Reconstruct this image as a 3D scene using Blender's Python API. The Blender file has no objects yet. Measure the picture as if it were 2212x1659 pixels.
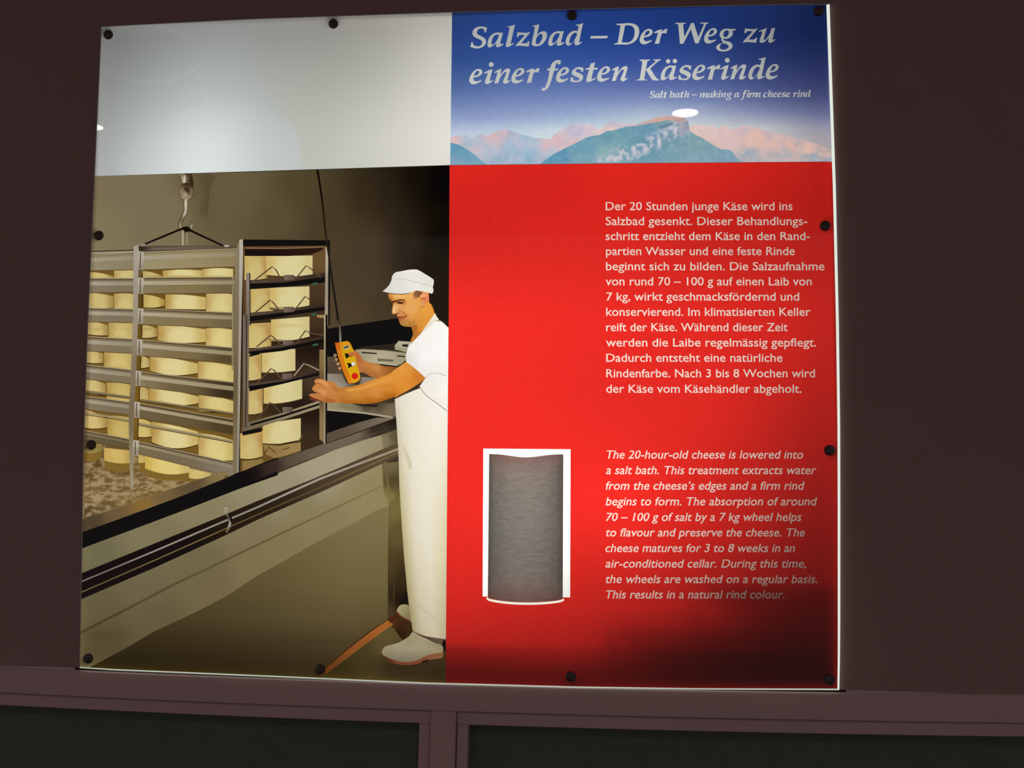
import bpy, bmesh, math, random
import numpy as np
from mathutils import Vector, Matrix, noise
from mathutils.geometry import delaunay_2d_cdt

S = bpy.context.scene
COL = S.collection
random.seed(4)

# ------------------------------------------------------------------ camera
ZT = 2.24                                   # height of the panel's top edge
RM = ((0.9960425379, -0.0076088350, 0.0885515008),
      (0.0018538300, 0.9978905657, 0.0648920806),
      (-0.0888584604, -0.0644711132, 0.9939555571))
CU, CV, CW = 0.8370745841, 0.7026375258, -1.5314886698
F = 2110.0


def p2w(d):                                 # panel axes (right, down, inward) -> world axes
    return Vector((d[0], d[2], -d[1]))


cam_data = bpy.data.cameras.new('camera')
cam = bpy.data.objects.new('camera', cam_data)
COL.objects.link(cam)
cam_data.sensor_fit = 'HORIZONTAL'
cam_data.sensor_width = 36.0
cam_data.lens = F / 2212.0 * 36.0
cam_data.clip_start = 0.02
r, u, b = p2w(RM[0]), -p2w(RM[1]), -p2w(RM[2])
cam.matrix_world = Matrix(((r.x, u.x, b.x, CU - 0.6), (r.y, u.y, b.y, CW), (r.z, u.z, b.z, ZT - CV), (0, 0, 0, 1)))
S.camera = cam

# ------------------------------------------------------------------ world, exposure
w = bpy.data.worlds.new('dim_room')
S.world = w
w.use_nodes = True
bg = w.node_tree.nodes['Background']
bg.inputs['Color'].default_value = (1.0, 0.86, 0.82, 1)
bg.inputs['Strength'].default_value = 0.21
S.view_settings.view_transform = 'Standard'
S.view_settings.look = 'None'
S.view_settings.exposure = 0.0
S.view_settings.gamma = 1.0
S.view_settings.use_curve_mapping = False

# lamp modules inside the light box: x, z below the panel top, strength
LAMPS = [(-0.55, -0.93, 0.056), (-0.55, -0.787, 0.041), (-0.55, -0.643, 0.154), (-0.55, -0.5, 0.011), (-0.55, -0.357, 0.136), (-0.55, -0.213, 0.078),
         (-0.55, -0.07, 0.027), (-0.413, -0.93, 0.007), (-0.413, -0.787, 0.086), (-0.413, -0.643, 0.152), (-0.413, -0.5, 0.193), (-0.413, -0.357, 0.223),
         (-0.413, -0.213, 0.28), (-0.413, -0.07, 0.066), (-0.275, -0.787, 0.148), (-0.275, -0.643, 0.12), (-0.275, -0.5, 0.065), (-0.275, -0.213, 0.046),
         (-0.275, -0.07, 0.04), (-0.138, -0.93, 0.092), (-0.138, -0.787, 0.197), (-0.138, -0.643, 0.228), (-0.138, -0.5, 0.374), (-0.138, -0.213, 0.132),
         (-0.138, -0.07, 0.016), (0.0, -0.93, 0.19), (0.0, -0.787, 0.17), (0.0, -0.643, 0.122), (0.0, -0.5, 0.218), (0.0, -0.213, 0.265),
         (0.0, -0.07, 0.183), (0.137, -0.93, 0.076), (0.137, -0.787, 0.289), (0.137, -0.643, 0.131), (0.137, -0.5, 0.204), (0.137, -0.357, 0.07),
         (0.137, -0.213, 0.088), (0.137, -0.07, 0.041), (0.275, -0.93, 0.074), (0.275, -0.787, 0.361), (0.275, -0.643, 0.075), (0.275, -0.5, 0.199),
         (0.275, -0.357, 0.083), (0.275, -0.213, 0.207), (0.275, -0.07, 0.209), (0.413, -0.787, 0.114), (0.413, -0.643, 0.163), (0.413, -0.5, 0.182),
         (0.413, -0.213, 0.222), (0.413, -0.07, 0.099), (0.55, -0.643, 0.058), (0.55, -0.5, 0.172), (0.55, -0.357, 0.045), (0.55, -0.213, 0.173),
         (0.55, -0.07, 0.007)]
LD = 0.13                                   # depth of the lamps behind the sheet
FILM = 0.74                                 # transmission of the unprinted film
MIXT = 0.94                                 # share of the sheet that lets light through
for x, z, p in LAMPS:
    l = bpy.data.lights.new('lamp_module', 'POINT')
    l.energy = 1.04 * p / (FILM * MIXT * 0.96)
    l.shadow_soft_size = 0.05
    l.color = (0.97, 1.0, 1.0) if x < -0.2 and z > -0.4 else (1.0, 0.985, 0.95)
    o = bpy.data.objects.new('lamp_module', l)
    o.location = (x, LD, ZT + z)
    COL.objects.link(o)


# unseen baffles added to darken the box's lower edge and lower right corner: z, x from, x to, front edge
BAFFLES = [(-1.0, -0.6, 0.6, 0.022), (-0.95, 0.25, 0.6, 0.022), (-0.89, 0.38, 0.6, 0.022), (-0.80, 0.48, 0.6, 0.04)]


def light_at(X, Z):
    e = 0.0
    for x, z, p in LAMPS:
        f = 1.0
        for zb, xa_, xb_, yb in BAFFLES:
            if Z < zb < z:
                t = (zb - Z) / (z - Z)
                if xa_ < X + t * (x - X) < xb_:
                    f = min(f, max(0.0, min(1.0, (yb - t * LD) / max(0.1 * t, 1e-4) + 0.5)))
        if f:
            e += f * p * LD / ((X - x) ** 2 + (Z - z) ** 2 + LD * LD) ** 1.5
    return e / (4 * math.pi ** 2)


# ------------------------------------------------------------------ pixel of the flat print -> point on the panel
def P(px, py):
    d = ((px - 1106.0) / F, (py - 829.5) / F, 1.0)
    v = [sum(RM[i][k] * d[i] for i in range(3)) for k in range(3)]
    s = -CW / v[2]
    return (CU + s * v[0] - 0.6, -(CV + s * v[1]))       # X, Z below panel top


# ------------------------------------------------------------------ materials
def mat(name):
    m = bpy.data.materials.new(name)
    m.use_nodes = True
    m.node_tree.nodes.clear()
    return m, m.node_tree.nodes, m.node_tree.links


def principled(name, col, rough=0.5, spec=0.5, noise_scale=0, noise_amt=0.0, bump=0.0, bscale=200, metallic=0):
    m, N, L = mat(name)
    out = N.new('ShaderNodeOutputMaterial')
    bs = N.new('ShaderNodeBsdfPrincipled')
    bs.inputs['Base Color'].default_value = (*col, 1)
    bs.inputs['Roughness'].default_value = rough
    bs.inputs['Specular IOR Level'].default_value = spec
    bs.inputs['Metallic'].default_value = metallic
    tc = N.new('ShaderNodeTexCoord')
    if noise_scale:
        nt = N.new('ShaderNodeTexNoise')
        nt.inputs['Scale'].default_value = noise_scale
        nt.inputs['Detail'].default_value = 6
        L.new(tc.outputs['Object'], nt.inputs['Vector'])
        mr = N.new('ShaderNodeMapRange')
        mr.inputs['To Min'].default_value = 1 - noise_amt
        mr.inputs['To Max'].default_value = 1 + noise_amt
        L.new(nt.outputs['Fac'], mr.inputs['Value'])
        mx = N.new('ShaderNodeMix')
        mx.data_type = 'RGBA'
        mx.blend_type = 'MULTIPLY'
        mx.inputs['Factor'].default_value = 1
        mx.inputs['A'].default_value = (*col, 1)
        L.new(mr.outputs['Result'], mx.inputs['B'])
        L.new(mx.outputs['Result'], bs.inputs['Base Color'])
    if bump:
        nb = N.new('ShaderNodeTexNoise')
        nb.inputs['Scale'].default_value = bscale
        L.new(tc.outputs['Object'], nb.inputs['Vector'])
        bp = N.new('ShaderNodeBump')
        bp.inputs['Strength'].default_value = bump
        bp.inputs['Distance'].default_value = 0.001
        L.new(nb.outputs['Fac'], bp.inputs['Height'])
        L.new(bp.outputs['Normal'], bs.inputs['Normal'])
    L.new(bs.outputs[0], out.inputs[0])
    return m


def sheet_material(name, grain, gscale, stretch=(1, 1, 1), const=None, film=FILM, gloss=True):
    """polished sheet lit from behind: transmits its ink colour, mirrors the room a little"""
    m, N, L = mat(name)
    out = N.new('ShaderNodeOutputMaterial')
    if const is None:
        at = N.new('ShaderNodeAttribute')
        at.attribute_name = 'ink'
        src = at.outputs['Color']
    else:
        rgb = N.new('ShaderNodeRGB')
        rgb.outputs[0].default_value = (*const, 1)
        src = rgb.outputs[0]
    tc = N.new('ShaderNodeTexCoord')
    mp = N.new('ShaderNodeMapping')
    mp.inputs['Scale'].default_value = stretch
    L.new(tc.outputs['Object'], mp.inputs['Vector'])
    nt = N.new('ShaderNodeTexNoise')
    nt.inputs['Scale'].default_value = gscale
    nt.inputs['Detail'].default_value = 5
    L.new(mp.outputs[0], nt.inputs['Vector'])
    mr = N.new('ShaderNodeMapRange')
    mr.inputs['From Min'].default_value = 0.25
    mr.inputs['From Max'].default_value = 0.75
    mr.inputs['To Min'].default_value = film * (1 - grain)
    mr.inputs['To Max'].default_value = film * (1 + grain)
    L.new(nt.outputs['Fac'], mr.inputs['Value'])
    mx = N.new('ShaderNodeMix')
    mx.data_type = 'RGBA'
    mx.blend_type = 'MULTIPLY'
    mx.inputs['Factor'].default_value = 1
    L.new(src, mx.inputs['A'])
    L.new(mr.outputs['Result'], mx.inputs['B'])
    tr = N.new('ShaderNodeBsdfTranslucent')
    df = N.new('ShaderNodeBsdfDiffuse')
    L.new(mx.outputs['Result'], tr.inputs['Color'])
    L.new(mx.outputs['Result'], df.inputs['Color'])
    m1 = N.new('ShaderNodeMixShader')
    m1.inputs[0].default_value = MIXT
    L.new(df.outputs[0], m1.inputs[1])
    L.new(tr.outputs[0], m1.inputs[2])
    if gloss:
        fr = N.new('ShaderNodeFresnel')
        fr.inputs['IOR'].default_value = 1.45
        gl = N.new('ShaderNodeBsdfGlossy')
        gl.inputs['Roughness'].default_value = 0.015
        m2 = N.new('ShaderNodeMixShader')
        L.new(fr.outputs[0], m2.inputs[0])
        L.new(m1.outputs[0], m2.inputs[1])
        L.new(gl.outputs[0], m2.inputs[2])
        L.new(m2.outputs[0], out.inputs[0])
    else:
        L.new(m1.outputs[0], out.inputs[0])
    return m


M_PRINT = sheet_material('printed_film', 0.05, 90)
M_PHOTO = sheet_material('photo_film', 0.045, 260, (1.0, 1.0, 0.7))
M_PLAIN = sheet_material('plain_film', 0.012, 14)
M_OPAL = sheet_material('opal_acrylic', 0.0, 5, const=(1, 1, 0.97), film=0.98)
M_WALL = principled('mauve_brown_paint', (0.27, 0.163, 0.16), 0.55, 0.3, 6, 0.08, 0.15, 300)
M_RAIL = principled('mauve_lacquer', (0.46, 0.30, 0.315), 0.38, 0.5, 8, 0.05, 0.05, 300)
M_DARK = principled('dark_green_grey_board', (0.085, 0.104, 0.092), 0.7, 0.3, 40, 0.15, 0.2, 500)
M_SCREW = principled('dark_bronze_cap', (0.055, 0.036, 0.032), 0.5, 0.5, 60, 0.1)
M_BOX = principled('matt_black_housing', (0.01, 0.01, 0.01), 0.9, 0.1, 20, 0.1)
M_FLOOR = principled('dark_floor', (0.06, 0.05, 0.045), 0.6, 0.3, 5, 0.2)
M_CEIL = principled('pale_ceiling', (0.62, 0.56, 0.54), 0.8, 0.2, 5, 0.1)
M_RING = principled('white_lamp_ring', (0.6, 0.58, 0.55), 0.4, 0.5, 10, 0.02)


def emission(name, col, k):
    m, N, L = mat(name)
    out = N.new('ShaderNodeOutputMaterial')
    e = N.new('ShaderNodeEmission')
    e.inputs[0].default_value = (*col, 1)
    e.inputs[1].default_value = k
    L.new(e.outputs[0], out.inputs[0])
    return m


M_EDGE = emission('glowing_acrylic_edge', (0.93, 1.0, 0.90), 0.82)  # constant emission stands in for backlight leaking through the bare edge
M_RAW = principled('pale_acrylic_edge', (0.45, 0.46, 0.42), 0.3, 0.5, 20, 0.05)
M_LAMP = emission('downlight_glow', (1.0, 0.86, 0.72), 34.0)


# ------------------------------------------------------------------ object helpers
def tag(o, label=None, cat=None, group=None, kind=None):
    for k, v in (('label', label), ('category', cat), ('group', group), ('kind', kind)):
        if v:
            o[k] = v
    return o


def empty(name, loc):
    o = bpy.data.objects.new(name, None)
    o.empty_display_size = 0.05
    o.location = loc
    COL.objects.link(o)
    return o


def mesh_obj(name, verts, faces, m, parent=None, smooth=False):
    me = bpy.data.meshes.new(name)
    me.from_pydata(verts, [], faces)
    me.materials.append(m)
    if smooth:
        for p in me.polygons:
            p.use_smooth = True
    o = bpy.data.objects.new(name, me)
    COL.objects.link(o)
    if parent:
        o.parent = parent
    return o


def bm_obj(name, bm, m, parent=None, smooth=False):
    me = bpy.data.meshes.new(name)
    bmesh.ops.recalc_face_normals(bm, faces=bm.faces)
    bm.to_mesh(me)
    bm.free()
    me.materials.append(m)
    if smooth:
        for p in me.polygons:
            p.use_smooth = True
    o = bpy.data.objects.new(name, me)
    COL.objects.link(o)
    if parent:
        o.parent = parent
    return o


def add_box(bm, x0, x1, y0, y1, z0, z1):
    v = [bm.verts.new((x, y, z)) for x in (x0, x1) for y in (y0, y1) for z in (z0, z1)]
    for f in ((0, 1, 3, 2), (4, 6, 7, 5), (0, 4, 5, 1), (2, 3, 7, 6), (0, 2, 6, 4), (1, 5, 7, 3)):
        bm.faces.new([v[i] for i in f])


def bow(x):                                  # the timber lines rise very slightly to both sides
    x = max(-1.0, min(1.0, x))
    return 0.0125 * x * x


# ------------------------------------------------------------------ the room
PB = -1.0695                                 # panel bottom below its top
XL, XR = -3.2, 3.4
bm = bmesh.new()                             # wall with the opening of the light box
ox0, ox1, oz0, oz1 = -0.594, 0.594, ZT - 1.061, ZT - 0.006
WY0, WY1 = 0.006, 0.012
add_box(bm, XL, ox0, WY0, WY1, ZT - 1.064, 2.75)
add_box(bm, ox1, XR, WY0, WY1, ZT - 1.064, 2.75)
add_box(bm, ox0, ox1, WY0, WY1, oz1, 2.75)
add_box(bm, ox0, ox1, WY0, WY1, ZT - 1.064, oz0)
tag(bm_obj('wall_back', bm, M_WALL), kind='structure')
bm = bmesh.new()
add_box(bm, XL, XR, -4.0, 0.3, -0.02, 0.0)
tag(bm_obj('floor', bm, M_FLOOR), kind='structure')
bm = bmesh.new()
add_box(bm, XL, XR, -4.0, 0.3, 2.75, 2.77)
tag(bm_obj('ceiling', bm, M_CEIL), kind='structure')

# panelling under the sign: face frame, beads, dark boards
xs = [XL] + [i * 0.1 for i in range(-10, 11)] + [XR]


def strip(name, xa, xb, top, bot, y0, y1, m, parent=None, chamfer=0.0):
    """horizontal timber member between two (gently bowed) lines"""
    X = sorted({xa, xb} | {x for x in xs if xa < x < xb})
    bm = bmesh.new()
    rows = []
    for x in X:
        t, b_ = ZT + top + bow(x), ZT + bot + bow(x)
        pts = [(x, y1, t), (x, y0 + chamfer, t), (x, y0, t - chamfer), (x, y0, b_ + chamfer), (x, y0 + chamfer, b_), (x, y1, b_)]
        rows.append([bm.verts.new(p) for p in pts])
    for a, c in zip(rows, rows[1:]):
        for i in range(6):
            bm.faces.new((a[i], a[(i + 1) % 6], c[(i + 1) % 6], c[i]))
    bm.faces.new(rows[0][::-1])
    bm.faces.new(rows[-1])
    return bm_obj(name, bm, m, parent)


def post(name, xa, xb, za, zb, y0, y1, m, ch=0.0, lean=0.0, parent=None):
    bm = bmesh.new()
    add_box(bm, xa, xb, y0, y1, za, zb)
    for v in bm.verts:
        v.co.x += lean * (zb - v.co.z)
    if ch:
        bmesh.ops.bevel(bm, geom=[e for e in bm.edges if abs(e.verts[0].co.y - y0) < 1e-6 and abs(e.verts[1].co.y - y0) < 1e-6], offset=ch, segments=2, affect='EDGES')
    return bm_obj(name, bm, m, parent)


tag(strip('trim_1', XL, XR, -1.0725, -1.1145, 0.004, 0.06, M_RAIL, chamfer=0.0018), 'wide mauve rail running under the lit sign', kind='structure')
for i, (xa, xb) in enumerate(((XL, -0.0245), (0.0175, XR))):
    inner = (xb - 0.018) if i == 0 else (xa + 0.0175)
    t = strip('trim_%d' % (2 + i), xa, xb, -1.1150, -1.1355, 0.010, 0.06, M_RAIL, chamfer=0.0012)
    tag(t, kind='structure')
    if i == 0:
        s = post('side_bead', inner, xb, 0.16, ZT - 1.1355, 0.010, 0.06, M_RAIL, 0.0012, -0.02, t)
    else:
        s = post('side_bead', xa, inner, 0.16, ZT - 1.1355, 0.010, 0.06, M_RAIL, 0.0012, -0.02, t)
    bd = bmesh.new()
    add_box(bd, xa if i else XL, XR if i else xb, 0.034, 0.06, 0.16, ZT - 1.120)
    tag(bm_obj('wall_lower_%s' % ('left', 'right')[i], bd, M_DARK), kind='structure')
tag(post('trim_4', -0.0238, 0.0168, 0.16, ZT - 1.1145, 0.004, 0.06, M_RAIL, 0.0015, -0.02), kind='structure')
bm = bmesh.new()
add_box(bm, XL, XR, 0.004, 0.06, 0.0, 0.16)
tag(bm_obj('baseboard_back', bm, M_RAIL), kind='structure')

# two recessed ceiling downlights in a row behind the viewer
for x, lab in ((0.545, 'small round ceiling downlight mirrored above the printed mountain peak'),
               (-1.70, 'small round ceiling downlight mirrored at the edge of the plain white field')):
    dl = empty('ceiling_downlight', (x, -1.967, 2.75))
    tag(dl, lab, 'downlight', 'recessed ceiling downlights')
    n = 32
    prof = ((0.048, -0.001), (0.062, -0.001), (0.064, -0.004), (0.060, -0.007), (0.050, -0.006), (0.046, -0.002))
    vs, fs = [], []
    for k in range(n):
        a = 2 * math.pi * k / n
        vs += [(rr * math.cos(a), rr * math.sin(a), zz) for rr, zz in prof]
    q = len(prof)
    for k in range(n):
        for j in range(q):
            fs.append((k * q + j, k * q + (j + 1) % q, ((k + 1) % n) * q + (j + 1) % q, ((k + 1) % n) * q + j))
    mesh_obj('trim_ring', vs, fs, M_RING, dl, True)
    vs = [(0.046 * math.cos(2 * math.pi * k / n), 0.046 * math.sin(2 * math.pi * k / n), -0.003) for k in range(n)]
    sl = bpy.data.lights.new('downlight_beam', 'SPOT')
    sl.energy = 16.0
    sl.spot_size = math.radians(128)
    sl.spot_blend = 0.6
    sl.shadow_soft_size = 0.03
    sl.color = (1.0, 0.86, 0.78)
    so = bpy.data.objects.new('downlight_beam', sl)
    so.location = (0, 0, -0.012)
    so.parent = dl
    COL.objects.link(so)
    mesh_obj('lamp_lens', vs, [tuple(range(n))[::-1]], M_LAMP, dl)

# ------------------------------------------------------------------ the sign
SIGN = empty('information_panel', (0, 0, ZT + PB))
tag(SIGN, 'backlit printed information panel about salt-bath cheese, fixed with dark screw caps', 'sign')


def lin(h):
    c = [int(h[i:i + 2], 16) / 255 for i in (0, 2, 4)]
    return [x / 12.92 if x <= 0.04045 else ((x + 0.055) / 1.055) ** 2.4 for x in c]


class View:                                  # coordinates read in an enlarged part of the print
    def __init__(s, x, y, k):
        s.x, s.y, s.k = x, y, k

    def __call__(s, *a):
        if len(a) == 1:
            a = a[0]
        return [(s.x + a[i] / s.k, s.y + a[i + 1] / s.k) for i in range(0, len(a), 2)]

    def g(s, *a):                            # colour stops x, y, hex, ...
        return [(s.x + a[i] / s.k, s.y + a[i + 1] / s.k, a[i + 2]) for i in range(0, len(a), 3)]


PX = View(0, 0, 1)
V1 = View(160, 0, 2212 / 840)
V3 = View(170, 350, 2038 / 430)
V4 = View(500, 350, 2212 / 500)
V5 = View(160, 680, 1936 / 420)
V6 = View(480, 680, 2212 / 520)
V7 = View(160, 1000, 1460 / 440)
V8 = View(560, 1000, 1460 / 440)
VF = View(800, 560, 8.295)
VH = View(640, 720, 2212 / 240)
VS = View(780, 1280, 8.295)
H6 = View(960, 220, 2212 / 440)
H7 = View(1380, 220, 2212 / 440)


def smooth(pts, n=4, closed=True):
    out = []
    N = len(pts)
    rng = range(N) if closed else range(N - 1)
    for i in rng:
        if closed:
            p0, p1, p2, p3 = pts[i - 1], pts[i], pts[(i + 1) % N], pts[(i + 2) % N]
        else:
            p0, p1, p2, p3 = pts[max(i - 1, 0)], pts[i], pts[i + 1], pts[min(i + 2, N - 1)]
        for k in range(n):
            t = k / n
            out.append(tuple(0.5 * (2 * p1[j] + (p2[j] - p0[j]) * t + (2 * p0[j] - 5 * p1[j] + 4 * p2[j] - p3[j]) * t * t
                                    + (3 * p1[j] - p0[j] - 3 * p2[j] + p3[j]) * t ** 3) for j in (0, 1)))
    if not closed:
        out.append(pts[-1])
    return out


def stroke(pts, w, w2=None, n=3):
    w2 = w if w2 is None else w2
    if len(pts) > 2 and n > 1:
        pts = smooth(pts, n, False)
    L, R = [], []
    for i, p in enumerate(pts):
        a, c = pts[max(i - 1, 0)], pts[min(i + 1, len(pts) - 1)]
        dx, dy = c[0] - a[0], c[1] - a[1]
        d = math.hypot(dx, dy) or 1
        h = (w + (w2 - w) * i / (len(pts) - 1)) / 2
        L.append((p[0] - dy / d * h, p[1] + dx / d * h))
        R.append((p[0] + dy / d * h, p[1] - dx / d * h))
    return L + R[::-1]


def ellipse(cx, cy, rx, ry, rot=0, n=18):
    c, s = math.cos(rot), math.sin(rot)
    return [(cx + rx * math.cos(t) * c - ry * math.sin(t) * s, cy + rx * math.cos(t) * s + ry * math.sin(t) * c)
            for t in [2 * math.pi * k / n for k in range(n)]]


def seen(h):
    return [max(c, 0.0) ** (1 / 2.2) for c in lin(h)]


def ink_at(px, py, c):
    """ink that shows the wanted colour under the light of the lamp modules"""
    X, Z = P(px, py)
    e = max(light_at(X, Z), 0.04)
    q = [max(0.0005, (v ** 2.2 - VEIL) / e) for v in c]
    k = min(1.0, 1.3 / max(q))
    return [v * k for v in q]


VEIL = 0.006                                 # what the polished surface mirrors of the dim room


def grid_colour(xs_, rows, skew=0.0, x_of=None):
    rows = [(y, [seen(h) for h in r_]) for y, r_ in rows]

    def f(x, y):
        y = y + (x - 1380) * skew
        if x_of:
            x = x_of(x, y)
        r_, k = 0, 0
        while r_ < len(rows) - 2 and y > rows[r_ + 1][0]:
            r_ += 1
        while k < len(xs_) - 2 and x > xs_[k + 1]:
            k += 1
        ty = min(1, max(0, (y - rows[r_][0]) / (rows[r_ + 1][0] - rows[r_][0])))
        tx = min(1, max(0, (x - xs_[k]) / (xs_[k + 1] - xs_[k])))
        A_, B_ = rows[r_][1], rows[r_ + 1][1]
        return [(p * (1 - tx) + q * tx) * (1 - ty) + (u_ * (1 - tx) + v * tx) * ty for p, q, u_, v in zip(A_[k], A_[k + 1], B_[k], B_[k + 1])]
    return f


def frac(x, y, k, o=4):
    return noise.fractal(Vector((x * k, y * k, 3.7)), 0.8, 2.1, o)


def noisy(stops, other, amount, k, aniso=1.0, gain=1.6):
    """colour stops broken up with patches of another colour"""
    st = [(x, y, seen(h)) for x, y, h in stops]
    ot = seen(other)

    def f(x, y):
        t, a = 0.0, [0, 0, 0]
        for sx, sy, c in st:
            w_ = 1.0 / ((x - sx) ** 2 + (y - sy) ** 2 + 40.0) ** 2
            t += w_
            for i in range(3):
                a[i] += w_ * c[i]
        m_ = amount(x, y) if callable(amount) else amount
        q = max(0.0, min(1.0, 0.5 + gain * frac(x, y * aniso, k))) * m_
        return [v / t * (1 - q) + o_ * q for v, o_ in zip(a, ot)]
    return f


class Sheet:
    """one sheet of film: overlapping printed shapes are cut so that every spot belongs to the topmost one"""
    def __init__(s, outline, base_key, base_col, grid):
        s.shapes = []
        s.outline = outline
        s.grid = grid
        s.add(base_key, outline, base_col)

    def add(s, key, poly, col, power=2.0):
        """col: hex, list of (x, y, hex) stops, or an ink triple"""
        if isinstance(col, str):
            cx = sum(p[0] for p in poly) / len(poly)
            cy = sum(p[1] for p in poly) / len(poly)
            stops = [(cx, cy, seen(col))]
        elif isinstance(col, tuple):
            stops = col
        elif callable(col):
            stops = col
        else:
            stops = [(x, y, seen(h)) for x, y, h in col]
        if isinstance(stops, list) and len(stops) > 1:
            nn = [min((x - a[0]) ** 2 + (y - a[1]) ** 2 for j, a in enumerate(stops) if j != i) for i, (x, y, _) in enumerate(stops)]
            power = (power, max(20.0, 0.30 * sum(nn) / len(nn)))
        s.shapes.append((key, poly, stops, power))

    def colour(s, i, x, y):
        _, _, st, pw = s.shapes[i]
        if isinstance(st, tuple):
            return list(st) + [1.0]
        if callable(st):
            c = st(x, y)
        elif len(st) == 1:
            c = st[0][2]
        else:
            a = [0, 0, 0]
            t = 0
            for sx, sy, c in st:
                w_ = 1.0 / (((x - sx) ** 2 + (y - sy) ** 2 + pw[1]) ** pw[0])
                t += w_
                for k in range(3):
                    a[k] += w_ * c[k]
            c = [v / t for v in a]
        return ink_at(x, y, c) + [1.0]

    def build(s, material, parents, skip=()):
        verts, faces = [], []
        for _, poly, _, _ in s.shapes:
            if sum(a[0] * c[1] - c[0] * a[1] for a, c in zip(poly, poly[1:] + poly[:1])) < 0:
                poly = poly[::-1]
            f = []
            for p in poly:
                f.append(len(verts))
                verts.append(Vector(p))
            faces.append(f)
        x0, x1 = min(p[0] for p in s.outline), max(p[0] for p in s.outline)
        y0, y1 = min(p[1] for p in s.outline), max(p[1] for p in s.outline)
        gy = y0
        k = 0
        while gy < y1:
            gx = x0 + (k % 2) * s.grid / 2
            while gx < x1:
                verts.append(Vector((gx + random.uniform(-1, 1), gy + random.uniform(-1, 1))))
                gx += s.grid
            gy += s.grid
            k += 1
        for q in getattr(s, 'extra', ()):
            verts.append(Vector(q))
        ov, oe, of, _, _, fid = delaunay_2d_cdt(verts, [], faces, 0, 1e-3, False)
        w3 = [P(v.x, v.y) for v in ov]
        groups = {}
        va = np.array([(v.x, v.y) for v in ov])
        cen = np.array([va[f].mean(0) for f in of])
        tops = np.full(len(of), -1)
        for si, (_, poly, _, _) in enumerate(s.shapes):
            q = np.array(poly)
            lo, hi = q.min(0), q.max(0)
            idx = np.nonzero((cen[:, 0] >= lo[0]) & (cen[:, 0] <= hi[0]) & (cen[:, 1] >= lo[1]) & (cen[:, 1] <= hi[1]))[0]
            if si:
                idx = idx[tops[idx] >= 0]
            cx, cy = cen[idx, 0], cen[idx, 1]
            odd = np.zeros(len(idx), bool)
            for (ax, ay), (bx, by) in zip(q, np.roll(q, -1, 0)):
                if ay == by:
                    continue
                odd ^= ((ay > cy) != (by > cy)) & (cx < (bx - ax) * (cy - ay) / (by - ay) + ax)
            tops[idx[odd]] = si
        for f, top in zip(of, tops):
            if top < 0:
                continue
            top = int(top)
            key = s.shapes[top][0]
            if key in skip:
                continue
            groups.setdefault(key, []).append((f, top))
        made = {}
        order = []
        for sh in s.shapes:
            if sh[0] in groups and sh[0] not in order:
                order.append(sh[0])
        jobs = []
        for key in order:
            if 'lettering' in key or 'print' == key[-5:] and key != 'photo_print':
                jobs.append((key, key, groups[key]))
                continue
            root = {}

            def find(i):
                while root.setdefault(i, i) != i:
                    root[i] = root[root[i]]
                    i = root[i]
                return i
            for f, _ in groups[key]:
                for i in f[1:]:
                    root[find(f[0])] = find(i)
            isl = {}
            for f, t in groups[key]:
                isl.setdefault(find(f[0]), []).append((f, t))
            isl = sorted(isl.values(), key=len, reverse=True)
            for n_, fl in enumerate(isl):
                jobs.append((key, key if n_ == 0 else ('printed_background' if key == 'photo_print' else key) + '#i%d' % n_, fl))
        for key, key2, fl in jobs:
            name = key2.split('#')[0]
            par = parents(key2, made)
            remap, vs, fs, cols = {}, [], [], []
            for f, top in fl:
                a, c_, d = (ov[i] for i in f[:3])
                if (c_ - a).cross(d - a) > 0:
                    f = f[::-1]
                ff = []
                for i in f:
                    if i not in remap:
                        remap[i] = len(vs)
                        vs.append((w3[i][0], 0.0, w3[i][1] - PB))
                    ff.append(remap[i])
                    cols.extend(s.colour(top, ov[i].x, ov[i].y))
                fs.append(ff)
            o = mesh_obj(name, vs, fs, material, par)
            ca = o.data.color_attributes.new('ink', 'FLOAT_COLOR', 'CORNER')
            ca.data.foreach_set('color', cols)
            made[key2] = o
        return made


# outlines (print edge; the bare acrylic margin runs outside it)
TOP = [(220, 59), (280, 55), (540, 42), (976.5, 27), (1236, 21), (1500, 14.5), (1720, 9.8), (1785, 10.5)]
RIGHT = [(1785, 10.5), (1787.6, 80), (1797, 349), (1799, 400), (1806, 700), (1809, 920), (1809.6, 1100), (1809.8, 1340), (1809.8, 1420), (1809, 1487.5)]
LEFT = [(220, 59), (217.5, 110), (205, 380), (191, 690), (183.5, 900), (180.5, 1000), (176.5, 1250), (173, 1441)]
BOTTOM = [(173, 1441), (250, 1445.3), (600, 1460), (920, 1474.3), (1020, 1476.6), (1235, 1482.6), (1500, 1486.5), (1809, 1487.5)]
VU = [(976.5, 27), (974.3, 200), (972.5, 356.5)]
VL = [(971, 357.5), (969, 680), (966, 1040), (962.5, 1475.5)]

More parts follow.
